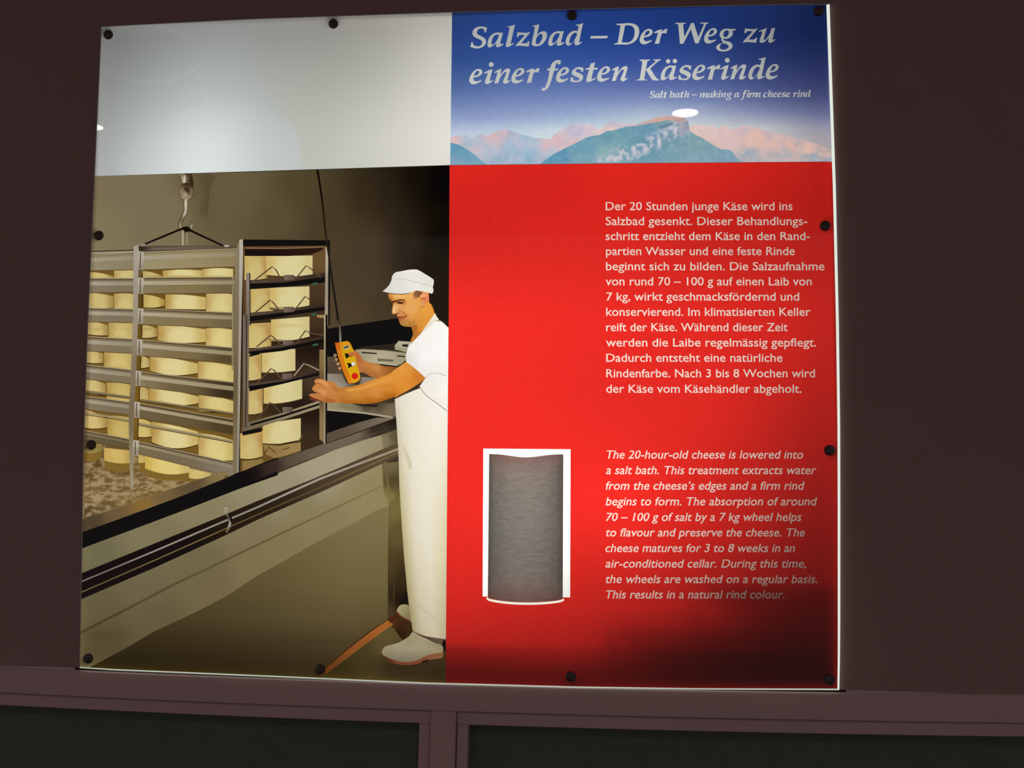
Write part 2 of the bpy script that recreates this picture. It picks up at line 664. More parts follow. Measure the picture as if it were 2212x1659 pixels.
# ---- plain white field
W = Sheet([(220, 59), (280, 55), (540, 42), (976.5, 27), (974.3, 200), (972.5, 356.5), (204.5, 380.5), (205, 376), (217.5, 110)],
          'white_print', (0.875, 0.905, 0.895), 40)
W.add('white_print', V1(1015, 128, 1500, 98, 2148, 72, 2143, 500, 2138, 938, 1290, 962, 1283, 860, 1270, 760, 1180, 640, 1080, 520, 1030, 400), (0.90, 0.895, 0.835))
W.add('white_print', smooth(V1(280, 985, 330, 830, 420, 720, 560, 645, 760, 605, 950, 592, 1100, 630, 1210, 700, 1270, 770, 1285, 880, 1270, 962, 900, 978)), (0.905, 0.94, 0.93))
W.add('white_print', stroke(V1(170, 415, 300, 455, 500, 462, 640, 425, 728, 345, 722, 275, 640, 205, 520, 160, 470, 150), 5, 9), (0.93, 0.95, 0.945))
W.add('white_print', stroke(V1(700, 330, 690, 380, 720, 470, 745, 560, 755, 610), 7, 9), (0.90, 0.93, 0.925))
W.add('white_print', stroke(V1(640, 205, 760, 240, 830, 225, 880, 200, 790, 170), 6, 4), (0.90, 0.92, 0.915))
W.build(M_PLAIN, lambda k, m: SIGN)

# ---- header: evening sky and mountains
SKX = (975, 1100, 1250, 1400, 1520, 1650, 1800)
SKY = ((20, ('283c70', '28417f', '243c7c', '223876', '20346c', '1f2e5c', '18203e')),
       (75, ('2c4480', '2c4890', '28448a', '264084', '263c78', '212f60', '1a2346')),
       (130, ('36528e', '385498', '38549c', '38509a', '364c8c', '2c3a6c', '222a50')),
       (180, ('5068a0', '5a70aa', '5c72ac', '5a6cac', '54669f', '444f82', '303660')),
       (215, ('6c82b2', '7688ba', '7a8cbe', '8090be', '7484b2', '5a6492', '40466e')),
       (250, ('8e9eca', '94a4cc', '9cb0d2', 'b2c0d8', 'a6b2cc', '868eb0', '5e648a')),
       (280, ('bac8e2', 'bccce0', 'cadae4', 'd2e0e2', 'd0d6d8', 'bec0c8', '84869e')),
       (310, ('d0d8e6', 'd0e0e6', 'd6e2e6', 'dae4e4', 'dadcda', 'd0ccca', '98949c')),
       (360, ('c8d0de', 'c6d6de', 'ccd8dc', 'd0dadc', 'd0d2d0', 'c6c2c2', '908c94')))


sky = grid_colour(SKX, SKY, 0.012)
Hd = Sheet(VU[:1] + [(1236, 21), (1500, 14.5), (1720, 9.8), (1785, 10.5), (1787.6, 80), (1797, 349), (1400, 352)] + VU[:0:-1],
           'header_print', sky, 11)
Hd.extra = [(x + random.uniform(-1, 1), y + random.uniform(-1, 1)) for x in range(976, 1798, 5) for y in range(258, 352, 5)]
far = H6(60, 398, 110, 370, 170, 365, 200, 377, 235, 352, 260, 380, 300, 396, 345, 370, 400, 345, 440, 365, 475, 368, 560, 322, 640, 302, 690, 297,
         740, 310, 780, 338, 900, 366, 990, 396, 1040, 393, 1150, 410, 1200, 345, 1300, 288, 1340, 255, 1400, 247, 1440, 235, 1520, 236, 1560, 250, 1600, 243,
         1640, 262, 1680, 300, 1730, 262, 1760, 240, 1830, 205, 1880, 215, 1920, 232, 2000, 236, 2060, 232, 2140, 245, 2300, 215, 2300, 720, 40, 740)
Hd.add('printed_far_mountains', far, noisy(H6.g(105, 420, 'e6bcb4', 170, 400, 'c8bccc', 540, 350, 'd8b8be', 650, 318, 'd6b6bc', 540, 420, 'd2b8c2', 330, 512, 'ccbec8', 1100, 480, 'dcb8bc', 1180, 420, 'dcb8bc', 1290, 350, 'deb8ba', 1380, 440, 'dcb6ba', 1290, 510, 'd8b6bc', 1560, 330, 'e2c8cc', 1350, 300, 'b4b2d0', 1455, 300, 'b0b4d2', 1820, 290, 'e2c6c6', 1960, 255, 'e0c2c2', 1600, 350, 'dcc2c8', 1000, 500, 'a0bad2', 300, 450, 'a6bad0', 700, 480, 'a2bad2', 250, 420, 'a8bcd2', 600, 330, 'c4b8c6', 720, 330, 'a8b4cc', 900, 420, 'a6bcd4', 1250, 340, 'd6bcc6',
       1450, 290, 'd4c2d0', 1620, 280, 'dcccd4', 1830, 230, 'bcb8ce', 2000, 250, 'd0bcc8', 500, 540, 'a0bad0', 900, 540, '98b8d0', 600, 640, '84aac4', 950, 630, '86aec8', 1150, 560, 'a6bcd2', 200, 640, '88aec6'), 'c6c4d4', 0.5, 0.045))
rgt = H7(545, 265, 590, 258, 640, 250, 700, 262, 745, 268, 800, 253, 850, 300, 890, 262, 930, 256, 965, 275, 1010, 312, 1060, 285, 1140, 255, 1210, 265,
         1300, 290, 1400, 322, 1480, 345, 1560, 350, 1650, 375, 1740, 408, 1850, 435, 1950, 460, 2030, 500, 2110, 520, 2140, 700, 540, 700)
Hd.add('printed_far_mountains#right', rgt, noisy(H7.g(1200, 385, 'e0bcb2', 1330, 400, 'e0bab0', 1480, 455, 'd8b2a8', 1650, 480, 'd8b2a8', 1850, 515, 'd8b2a8', 2040, 560, 'd0aca4', 1200, 600, '96a8ba', 1600, 560, 'a0aab8', 1900, 610, '98a6b4', 1150, 330, 'c6b4c2', 620, 290, 'e0c8c6', 800, 300, 'dcc6ca', 920, 290, 'dabfc6', 1140, 280, 'ccb8c4', 1400, 350, 'c2b0bc', 1700, 430, 'b4a6b0', 2050, 520, '9c96a0',
       800, 420, 'dcc0c0', 1000, 470, 'd8bcc4', 1100, 600, 'a6b0be', 1500, 600, '9aa8b4', 1800, 600, '9aa6b2', 2060, 620, '8a98a6', 1500, 480, 'c6b2ba'), 'dcbcb4', 0.55, 0.04, 2.2))
Hd.add('printed_near_slope', H6(50, 440, 105, 452, 140, 460, 190, 482, 240, 515, 300, 552, 345, 585, 390, 630, 450, 668, 440, 740, 40, 740),
       H6.g(100, 500, '5f9ab8', 200, 560, '6c9ebc', 120, 640, '84a6bc', 380, 650, '7aa6be'))
main = H6(1030, 680, 1090, 630, 1200, 560, 1300, 510, 1400, 460, 1480, 420, 1540, 387, 1610, 370, 1690, 358, 1760, 318, 1830, 312, 1900, 290, 1970, 270, 2080, 262) \
    + H7(0, 236, 70, 212, 150, 185, 220, 165, 280, 160, 340, 156, 400, 155, 440, 165, 480, 168, 520, 188, 538, 220, 545, 270, 556, 320, 620, 360, 700, 398, 780, 450,
         860, 500, 900, 518, 950, 515, 990, 520, 1030, 560, 1060, 605, 1120, 650, 1100, 720) + H6(1030, 720)


def rock(x, y):                              # pale limestone band running up to the summit cliff
    best = 1e9
    pts = ((1300, 356), (1345, 336), (1400, 312), (1440, 296), (1468, 276), (1482, 262))
    for (ax, ay), (bx, by) in zip(pts, pts[1:]):
        t = max(0, min(1, ((x - ax) * (bx - ax) + (y - ay) * (by - ay)) / ((bx - ax) ** 2 + (by - ay) ** 2)))
        best = min(best, math.hypot(x - ax - t * (bx - ax), (y - ay - t * (by - ay)) * 1.2))
    return max(0.14, min(1.0, 1.5 - best / 20.0))


Hd.add('printed_main_mountain', main, noisy(H6.g(1250, 590, '5c94b4', 1500, 470, '6a9cb4', 1750, 400, '6a9aae', 2000, 330, '6c9cb0', 1500, 620, '76a2b4', 1750, 560, '86aeb8', 1900, 450, '78a4b0')
       + H7.g(100, 300, '6594b0', 300, 250, '7c9cac', 480, 480, '789eae', 650, 430, '7ca2ac', 800, 560, '7ca2b2', 950, 580, '7aa0b4', 600, 620, '80a6b4', 100, 420, '6c98ae'), 'c8c6d4', rock, 0.085, 1.3, 3.2))
Hd.add('printed_main_mountain', H7(-40, 262, 0, 236, 70, 212, 150, 185, 220, 165, 280, 160, 340, 156, 400, 155, 440, 165, 480, 168, 520, 188, 535, 215, 480, 218, 430, 232, 380, 205, 300, 200, 220, 215, 130, 232, 50, 250),
       H7.g(0, 245, 'b4aab0', 100, 215, 'ccaca4', 250, 185, 'd0aa9c', 400, 180, 'cca69a', 500, 195, 'baa2a2', 430, 215, 'a8a0aa'))
Hd.add('printed_main_mountain', smooth(H7(420, 300, 440, 250, 480, 222, 525, 212, 543, 260, 548, 318, 520, 335, 500, 360, 450, 370, 410, 350), 3), noisy(H7.g(450, 260, 'aaaabc', 520, 250, 'a8a6b6', 480, 340, 'a8aabc'), '7f94aa', 0.6, 0.12))
Hd.add('printed_main_mountain', smooth(H7(215, 268, 340, 228, 380, 240, 330, 262, 250, 292), 3), '6a8aa4')


# ---- title lettering: broad-pen italic glyphs, drawn as outlines (a third value 1 marks a corner)
class Glyph:
    def __init__(s, k, base, outers, holes=()):
        x0 = min(p[0] for o in outers for p in o)
        s.outers = [[((p[0] - x0) / k, (base - p[1]) / k) + tuple(p[2:]) for p in o] for o in outers]
        s.holes = [[((p[0] - x0) / k, (base - p[1]) / k) + tuple(p[2:]) for p in o] for o in holes]
        s.w = max(p[0] for o in s.outers for p in o)


def curve(pts, n):
    out = []
    N = len(pts)
    for i in range(N):
        p1, p2 = pts[i], pts[(i + 1) % N]
        p0 = p1 if len(p1) > 2 else pts[i - 1]
        p3 = p2 if len(p2) > 2 else pts[(i + 2) % N]
        if len(p1) > 2 and len(p2) > 2:
            out.append(p1[:2])
            continue
        for k in range(n):
            t = k / n
            out.append(tuple(0.5 * (2 * p1[j] + (p2[j] - p0[j]) * t + (2 * p0[j] - 5 * p1[j] + 4 * p2[j] - p3[j]) * t * t
                                    + (3 * p1[j] - p0[j] - 3 * p2[j] + p3[j]) * t ** 3) for j in (0, 1)))
    return out


C1, C2, C3 = 6.506, 5.821, 5.978
circ = lambda x, y, q: [(x + q * math.cos(t * math.pi / 5), y + q * math.sin(t * math.pi / 5)) for t in range(10)]
A_OUT = [(562, 204, 1), (540, 290), (524, 352), (538, 368), (566, 357, 1), (568, 372, 1), (515, 404), (475, 408), (463, 388), (472, 348, 1), (430, 385), (392, 408), (360, 411), (344, 385),
         (348, 335), (372, 272), (418, 225), (475, 203), (520, 208)]
A_HOLE = [(487, 232), (503, 242), (490, 288), (458, 342), (420, 374), (402, 366), (402, 330), (420, 275), (452, 240)]
N_OUT = [(497, 227, 1), (450, 245), (406, 272, 1), (411, 283, 1), (440, 276), (444, 290), (405, 418, 1), (455, 415, 1), (478, 350), (524, 283), (553, 268), (558, 290), (520, 388), (530, 417), (565, 418),
         (612, 384, 1), (608, 372, 1), (580, 384), (576, 365), (608, 258), (600, 228), (560, 230), (520, 262), (484, 310, 1)]
L_OUT = [(735, 92, 1), (690, 108), (625, 122, 1), (628, 132, 1), (656, 134), (657, 158), (608, 370), (612, 400), (642, 408), (720, 362, 1), (714, 351, 1), (684, 363), (676, 350)]
SIDE = [(1075, 85, 1), (1035, 97), (980, 108, 1), (980, 118, 1), (1008, 122), (1010, 150), (950, 392, 1), (1005, 392, 1)]
GL = {
    'S': Glyph(C1, 408, [[(338, 130, 1), (322, 197, 1), (300, 195, 1), (298, 162), (262, 140), (222, 150), (196, 185), (206, 222), (262, 252), (308, 282), (326, 325), (305, 378), (252, 412), (185, 422),
                          (104, 400, 1), (117, 335, 1), (140, 335, 1), (146, 370), (190, 391), (236, 388), (264, 362), (268, 328), (244, 300), (180, 272), (140, 236), (134, 190), (160, 146), (205, 120), (258, 114), (300, 120)]]),
    'a': Glyph(C1, 408, [A_OUT], [A_HOLE]),
    'l': Glyph(C1, 403, [L_OUT]),
    'z': Glyph(C1, 394, [[(765, 195, 1), (830, 201), (890, 204), (940, 190, 1), (935, 206, 1), (815, 350, 1), (860, 350), (898, 346), (914, 325, 1), (936, 328, 1), (920, 396, 1), (880, 392), (800, 385), (738, 392, 1),
                          (740, 378, 1), (872, 234, 1), (820, 232), (790, 234), (780, 258, 1), (755, 258, 1)]]),
    'b': Glyph(C1, 392, [[(1075, 85, 1), (1035, 97), (980, 108, 1), (980, 118, 1), (1008, 122), (1010, 150), (970, 350), (990, 386), (1040, 396), (1110, 370), (1165, 305), (1185, 240), (1170, 195), (1130, 183), (1085, 200), (1045, 235, 1)]],
               [[(1105, 222), (1121, 250), (1104, 315), (1066, 362), (1038, 365), (1024, 345), (1030, 300), (1050, 255), (1078, 228)]]),
    'd': Glyph(C1, 383, [[(1690, 70, 1), (1640, 88), (1588, 95, 1), (1590, 106, 1), (1622, 110), (1625, 130), (1612, 186, 1), (1566, 178), (1510, 202), (1465, 260), (1444, 330), (1455, 375), (1490, 388), (1530, 362), (1578, 312, 1),
                          (1570, 352), (1580, 380), (1615, 380), (1674, 347, 1), (1668, 332, 1), (1640, 346), (1635, 330)]],
               [[(1590, 208), (1606, 224), (1592, 265), (1555, 330), (1517, 360), (1497, 345), (1503, 300), (1525, 245), (1560, 212)]]),
    '-': Glyph(C1, 380, [[(1797, 247, 1), (2036, 245, 1), (2026, 278, 1), (1788, 283, 1)]]),
    'D': Glyph(C2, 382, [[(68, 124, 1), (130, 123), (250, 118), (330, 150), (355, 215), (335, 300), (280, 360), (200, 386), (130, 384), (40, 386, 1), (43, 373, 1), (75, 366), (86, 345), (116, 165), (108, 146), (68, 138, 1)]],
               [[(176, 146, 1), (235, 145), (282, 172), (296, 230), (280, 310), (230, 356), (165, 362), (134, 356, 1), (140, 325)]]),
    'e': Glyph(C2, 380, [[(525, 226), (505, 196), (455, 195), (400, 237), (366, 300), (364, 352), (393, 382), (440, 382), (512, 346, 1), (510, 330, 1), (460, 346), (424, 340), (412, 318), (414, 300, 1), (470, 288), (514, 258)]],
               [[(420, 282, 1), (440, 230), (472, 213), (487, 230), (468, 262)]]),
    'c': Glyph(C2, 380, [[(525, 200, 1), (455, 195), (400, 237), (366, 300), (364, 352), (393, 382), (440, 382), (512, 346, 1), (510, 330, 1), (460, 346), (424, 340), (412, 310), (430, 250), (468, 218), (488, 225), (492, 250, 1), (516, 244, 1)]]),
    'r': Glyph(C2, 374, [[(640, 193, 1), (590, 203), (538, 232, 1), (545, 244, 1), (580, 237), (584, 252), (547, 375, 1), (603, 373, 1), (628, 266), (648, 243), (670, 240), (692, 248, 1), (707, 189, 1), (676, 192), (634, 226, 1)]]),
    'W': Glyph(C2, 370, [[(808, 112, 1), (937, 108, 1), (937, 118, 1), (906, 128, 1), (922, 290, 1), (1008, 112, 1), (1040, 112, 1), (1098, 290, 1), (1168, 130, 1), (1165, 120, 1), (1122, 120, 1), (1122, 108, 1), (1222, 105, 1), (1222, 117, 1),
                          (1195, 128, 1), (1098, 368, 1), (1056, 368, 1), (1002, 190, 1), (908, 374, 1), (866, 374, 1), (846, 140, 1), (838, 126, 1), (808, 122, 1)]]),
    'g': Glyph(C2, 361, [[(1460, 180), (1510, 186), (1566, 182, 1), (1560, 203, 1), (1524, 210), (1532, 240), (1506, 285), (1450, 308), (1390, 300), (1363, 265), (1374, 220), (1410, 190)],
                         [(1412, 300), (1408, 320), (1440, 336), (1500, 352), (1527, 395), (1502, 440), (1430, 468), (1350, 456), (1321, 420), (1340, 384), (1392, 362), (1412, 352, 1), (1388, 330), (1392, 302)]],
               [[(1455, 200), (1480, 214), (1476, 250), (1450, 286), (1424, 285), (1411, 260), (1420, 220)], [(1402, 364), (1450, 374), (1478, 400), (1460, 432), (1420, 446), (1383, 440), (1364, 415), (1378, 380)]]),
    'u': Glyph(C2, 356, [[(1958, 171, 1), (1900, 195), (1857, 212, 1), (1862, 223, 1), (1892, 215), (1898, 235), (1866, 335), (1884, 360), (1925, 350), (1990, 290, 1), (1974, 338), (1990, 359), (2020, 355), (2066, 322, 1), (2060, 312, 1), (2036, 325), (2030, 308),
                          (2062, 171, 1), (2014, 180, 1), (1988, 258), (1938, 322), (1919, 320), (1924, 295)]]),
    'i': Glyph(C3, 420, [[(382, 233, 1), (330, 247), (269, 285, 1), (275, 294, 1), (312, 280), (317, 298), (283, 395), (300, 424), (330, 420), (386, 385, 1), (381, 374, 1), (352, 385), (346, 368)], circ(364, 172, 31)]),
    'n': Glyph(C3, 418, [N_OUT]),
    'm': Glyph(C3, 418, [N_OUT, [(x + 128,) + tuple(q) for x, *q in N_OUT]]),
    'h': Glyph(C1, 392, [SIDE, [(985 + (x - 444) * 1.09, 392 + (q[0] - 417) * 1.09) + tuple(q[1:]) for x, *q in N_OUT[7:]]]),
    'k': Glyph(C1, 392, [SIDE, [(1020, 290, 1), (1090, 215), (1150, 185), (1170, 205), (1150, 235, 1), (1080, 280), (1035, 305, 1)], [(1020, 290, 1), (1060, 280, 1), (1120, 352, 1), (1160, 350, 1), (1130, 395), (1090, 385)]]),
    'f': Glyph(C3, 400, [[(1264, 116, 1), (1210, 111), (1150, 150), (1126, 214, 1), (1090, 224), (1083, 244, 1), (1118, 245, 1), (1096, 365), (1065, 450), (1046, 476), (1028, 458, 1), (1011, 500, 1), (1040, 506), (1090, 480), (1132, 400), (1176, 246, 1),
                          (1224, 241, 1), (1232, 220, 1), (1184, 220, 1), (1196, 175), (1213, 147), (1234, 168, 1), (1258, 162, 1)]]),
    's': Glyph(C3, 394, [[(1558, 215, 1), (1510, 203), (1455, 215), (1410, 260), (1415, 300), (1465, 326), (1504, 348), (1498, 372), (1460, 379), (1428, 368), (1418, 335, 1), (1395, 335, 1), (1391, 387, 1), (1440, 398), (1510, 390), (1551, 345), (1546, 308),
                          (1510, 284), (1462, 264), (1456, 244), (1490, 228), (1522, 238), (1530, 263, 1), (1552, 262, 1)]]),
    't': Glyph(C3, 390, [[(1706, 141, 1), (1650, 158, 1), (1634, 206, 1), (1580, 226, 1), (1585, 237, 1), (1630, 237, 1), (1595, 360), (1605, 392), (1640, 392), (1716, 352, 1), (1710, 342, 1), (1672, 358), (1662, 342), (1685, 237, 1), (1738, 233, 1), (1744, 214, 1), (1690, 213, 1)]]),
    'K': Glyph(C1, 410, [[(140, 120, 1), (286, 118, 1), (285, 132, 1), (253, 140), (245, 165), (206, 380), (212, 396), (246, 402, 1), (245, 412, 1), (94, 412, 1), (98, 402, 1), (135, 392), (146, 365), (176, 170), (170, 144), (140, 132, 1)],
                         [(218, 268, 1), (355, 155), (366, 138), (334, 131, 1), (338, 118, 1), (441, 115, 1), (438, 130, 1), (400, 145), (270, 262, 1)],
                         [(232, 268, 1), (272, 240, 1), (300, 262), (376, 378), (418, 401, 1), (416, 412, 1), (332, 412, 1), (300, 380)]]),
}
GL['ä'] = Glyph(C1, 408, [A_OUT, circ(448, 145, 31), circ(543, 142, 31)], [A_HOLE])


def put(sheet, key, bgkey, ch, x, base, k, ink, n=3):
    g = GL[ch]
    f = lambda pts: curve([(x + p[0] * k, base - p[1] * k) + tuple(p[2:]) for p in pts], n)
    for o in g.outers:
        sheet.add(key, f(o), ink)
    for h in g.holes:
        sheet.shapes.append((bgkey, f(h), sheet.shapes[0][2], 2.0))


WHITE = (0.76, 0.80, 0.785)


def interp(tab, x):
    for (xa, ya), (xb, yb) in zip(tab, tab[1:]):
        if x <= xb:
            return ya + (yb - ya) * (x - xa) / (xb - xa)
    return tab[-1][1]


b1 = [(1000, 103.1), (1326, 95.6), (1680, 91.4)]
for ch, x in zip('SalzbadDerWegzu', (1016.1, 1053, 1093, 1113.7, 1148.8, 1184.4, 1221.8, 1326.9, 1382.2, 1412.8, 1458.8, 1521.3, 1547.1, 1605.2, 1639.2)):
    put(Hd, 'title_lettering', 'header_print', ch, x, interp(b1, x + 10), 1.0, WHITE)
put(Hd, 'title_lettering', 'header_print', '-', 1275.1, 98.2, 1.0, WHITE)
b2 = [(1000, 181.9), (1340, 174.9), (1390, 173.2), (1680, 170.6)]
for ch, x in zip('einerfestenKäserinde', (1014.2, 1045.2, 1067.7, 1105, 1136.3, 1169.3, 1201.6, 1232.5, 1264.3, 1290.2, 1321.5, 1374.6, 1427.3, 1465.3, 1496, 1527.2, 1555.2, 1577.5, 1616.4, 1654.3)):
    put(Hd, 'title_lettering#second', 'header_print', ch, x, interp(b2, x + 10), 1.0, WHITE)
for word, xa, xb in (('Salt', 78, 300), ('bath', 330, 575), ('-', 605, 672), ('making', 705, 1115), ('a', 1140, 1205), ('firm', 1225, 1475), ('cheese', 1505, 1845), ('rind', 1878, 2105)):
    xa, xb = 1390 + xa / C2, 1390 + xb / C2
    k = 0.325
    ws = [GL[c].w * k for c in word]
    gap = (xb - xa - sum(ws)) / max(len(word) - 1, 1)
    x = xa
    for c, wd in zip(word, ws):
        put(Hd, 'subtitle_lettering', 'header_print', c, x, 211.3 - (x - 1403) * 0.0055, k, (0.84, 0.88, 0.88), 2)
        x += wd + gap
HD = Hd.build(M_PRINT, lambda k, m: SIGN if k == 'header_print' else m['header_print'])
tag(HD['header_print'], 'blue evening sky print above mountains')

# ---- red field with the two texts
RED = (0.885, 0.023, 0.016)
red_out = [(971.3, 357), (1400, 352.5), (1797, 349.5)] + RIGHT[3:] + [(1500, 1486.5), (1235, 1482.6), (1020, 1476.6), (962.5, 1475.5)] + [VL[2], VL[1]]
G_TXT = [('Der 20 Stunden junge Käse wird ins', 1308.3, 1711.9), ('Salzbad gesenkt. Dieser Behandlungs-', 1308.3, 1743.7), ('schritt entzieht dem Käse in den Rand-', 1308.3, 1749.2),
         ('partien Wasser und eine feste Rinde', 1309, 1716.8), ('beginnt sich zu bilden. Die Salzaufnahme', 1309, 1781), ('von rund 70 – 100 g auf einen Laib von', 1308.3, 1753.5),
         ('7 kg, wirkt geschmacksfördernd und', 1309.5, 1726.3), ('konservierend. Im klimatisierten Keller', 1309.5, 1750.6), ('reift der Käse. Während dieser Zeit', 1309.5, 1701.5),
         ('werden die Laibe regelmässig gepflegt.', 1309, 1763), ('Dadurch entsteht eine natürliche', 1309.5, 1690.2), ('Rindenfarbe. Nach 3 bis 8 Wochen wird', 1309.5, 1760.2),
         ('der Käse vom Käsehändler abgeholt.', 1309.5, 1731.3)]
G_BASE = [454, 486.2, 518.6, 551, 583.8, 616.4, 649.3, 682.2, 715.3, 748.5, 781.5, 815, 848.4]
E_TXT = [('The 20-hour-old cheese is lowered into', 1310.4, 1735), ('a salt bath. This treatment extracts water', 1309, 1763.5), ('from the cheese’s edges and a firm rind', 1308.4, 1738.2),
         ('begins to form. The absorption of around', 1308.4, 1765.3), ('70 – 100 g of salt by a 7 kg wheel helps', 1309, 1731.4), ('to flavour and preserve the cheese. The', 1309, 1738.7),
         ('cheese matures for 3 to 8 weeks in an', 1308, 1717.2), ('air-conditioned cellar. During this time,', 1308, 1741.3), ('the wheels are washed on a regular basis.', 1308.4, 1765.6),
         ('This results in a natural rind colour.', 1309, 1694.4)]
E_BASE = [990.6, 1024.2, 1057.8, 1091.7, 1125.4, 1158.8, 1192.5, 1226, 1259.6, 1292.8]
Rd = Sheet(red_out, 'text_print', RED, 60)


def block(bases):
    ys = [bases[0] - 25.0] + [b_ + 8.2 for b_ in bases]
    return ys


GX0, GX1 = 1300.0, 1790.0
gy, ey = block(G_BASE), block(E_BASE)
Rd.add('cut', [(GX0, gy[0]), (GX1, gy[0]), (GX1, gy[-1]), (GX0, gy[-1])], RED)
Rd.add('cut', [(GX0, ey[0]), (GX1, ey[0]), (GX1, ey[-1]), (GX0, ey[-1])], RED)
HOLD = [(1044, 969), (1232.5, 970.5), (1231.5, 1290.5), (1042.5, 1288.5)]
Rd.add('cut', HOLD, RED)
RDO = Rd.build(M_PRINT, lambda k, m: SIGN, skip=('cut',))
TXT = RDO['text_print']
tag(TXT, 'bright red printed field with pale lettering')

tcu = bpy.data.curves.new('lettering', 'FONT')
tob = bpy.data.objects.new('lettering', tcu)
COL.objects.link(tob)
red_v, red_f = [], []
PINK = (1.02, 0.80, 0.70)


def text_line(name, body, x0, x1, base, ya, yb, shear, asc, bold):
    tcu.body = body
    tcu.shear = shear
    tcu.resolution_u = 3
    tcu.offset = bold
    dg = bpy.context.evaluated_depsgraph_get()
    dg.update()
    ev = tob.evaluated_get(dg)
    me = ev.to_mesh()
    vs = [v.co.copy() for v in me.vertices]
    fs = [list(p.vertices) for p in me.polygons]
    ev.to_mesh_clear()
    mn, mxx = min(v.x for v in vs), max(v.x for v in vs)
    kx = (x1 - x0) / (mxx - mn)
    # a little more x-height than the built-in face has
    lift = lambda y: y if y <= 0 else y * 1.09 if y < 0.48 else 0.5232 + (y - 0.48) * 0.843 if y < 0.755 else y
    verts = [Vector((x0 + (v.x - mn) * kx, base - lift(v.y) * asc)) for v in vs]
    nb = len(verts)
    verts += [Vector(p) for p in ((GX0, ya), (GX1, ya), (GX1, yb), (GX0, yb))]
    cnt = {}
    for f in fs:
        for i, j in zip(f, f[1:] + f[:1]):
            cnt[(min(i, j), max(i, j))] = cnt.get((min(i, j), max(i, j)), 0) + 1
    bnd = [e for e, c in cnt.items() if c == 1]
    ov, oe, of, _, _, _ = delaunay_2d_cdt(verts, bnd + [(nb, nb + 1), (nb + 1, nb + 2), (nb + 2, nb + 3), (nb + 3, nb)], [], 0, 1e-4, False)
    va = np.array([(v.x, v.y) for v in ov])
    cen = va[np.array(of)].mean(1)
    odd = np.zeros(len(of), bool)
    for i, j in bnd:
        (ax, ay), (bx, by) = verts[i], verts[j]
        if ay != by:
            odd ^= ((ay > cen[:, 1]) != (by > cen[:, 1])) & (cen[:, 0] < (bx - ax) * (cen[:, 1] - ay) / (by - ay) + ax)
    w3 = [P(v.x, v.y) for v in ov]
    tv, tf, tm, base_i = [], [], {}, len(red_v)
    red_v.extend((q[0], 0.0, q[1] - PB) for q in w3)
    for f, lit in zip(of, odd):
        a, c_, d = (ov[i] for i in f[:3])
        if (c_ - a).cross(d - a) > 0:
            f = f[::-1]
        if lit:
            ff = []
            for i in f:
                if i not in tm:
                    tm[i] = len(tv)
                    tv.append((w3[i][0], 0.0, w3[i][1] - PB))
                ff.append(tm[i])
            tf.append(ff)
        else:
            red_f.append([i + base_i for i in f])
    o = mesh_obj(name, tv, tf, M_PRINT, TXT)
    ca = o.data.color_attributes.new('ink', 'FLOAT_COLOR', 'CORNER')
    ca.data.foreach_set('color', list(PINK + (1.0,)) * len(o.data.loops))


for i, (t, xa, xb) in enumerate(G_TXT):
    text_line('german_text_line', t, xa, xb, G_BASE[i], gy[i], gy[i + 1], 0.0, 25.0, 0.007)
for i, (t, xa, xb) in enumerate(E_TXT):
    text_line('english_text_line', t, xa, xb, E_BASE[i], ey[i], ey[i + 1], 0.2, 25.0, 0.007)
bpy.data.objects.remove(tob)
o = mesh_obj('text_ground', red_v, red_f, M_PRINT, TXT)
ca = o.data.color_attributes.new('ink', 'FLOAT_COLOR', 'CORNER')
ca.data.foreach_set('color', list(RED + (1.0,)) * len(o.data.loops))

# ---- photograph of the salt bath
ph_out = [(204.7, 381), (400, 375), (600, 369.5), (800, 362.5), (971.3, 357.3), (969.4, 680), (966.2, 1040), (962.6, 1475.3), (920, 1474.3), (600, 1460), (250, 1445.3), (173, 1441), (176.5, 1250), (180.5, 1000), (183.5, 900), (191, 690)]
Ph = Sheet(ph_out, 'photo_print', V3.g(100, 250, '766a50', 700, 250, '7b6f55', 1000, 500, '7d7156', 1290, 250, '63583f', 1290, 480, '64593f', 1500, 300, '6a5f45', 300, 700, '7f7357', 900, 780, '7c7054')
           + V4.g(100, 300, '655a41', 400, 500, '5a5038', 700, 250, '50462f', 950, 350, '473d2a', 1000, 700, '4a3e2b', 1300, 300, '362d21', 1500, 250, '2c241b', 1750, 150, '1c1815', 2000, 200, '121111', 2000, 700, '171412',
                  1900, 950, '1f1a16', 1700, 800, '2e261e', 1300, 800, '463a2a', 1250, 1200, '4b3e2d', 1150, 1450, '50432f', 1450, 1350, '463928', 1980, 1300, '211a16'), 9)
A = Ph.add
for x, w_, h in ((1290, 75, '5f543b'), (1320, 40, '5b5038')):
    A('photo_print', smooth(V3(x - w_, 130, x + w_ * 1.2, 125, x + w_ * 1.5, 180, x + w_ * .6, 300, x + w_ * .4, 420, x - 10, 560, x - w_ * .7, 500, x - w_ * .3, 350, x - w_ * .8, 200)), h)

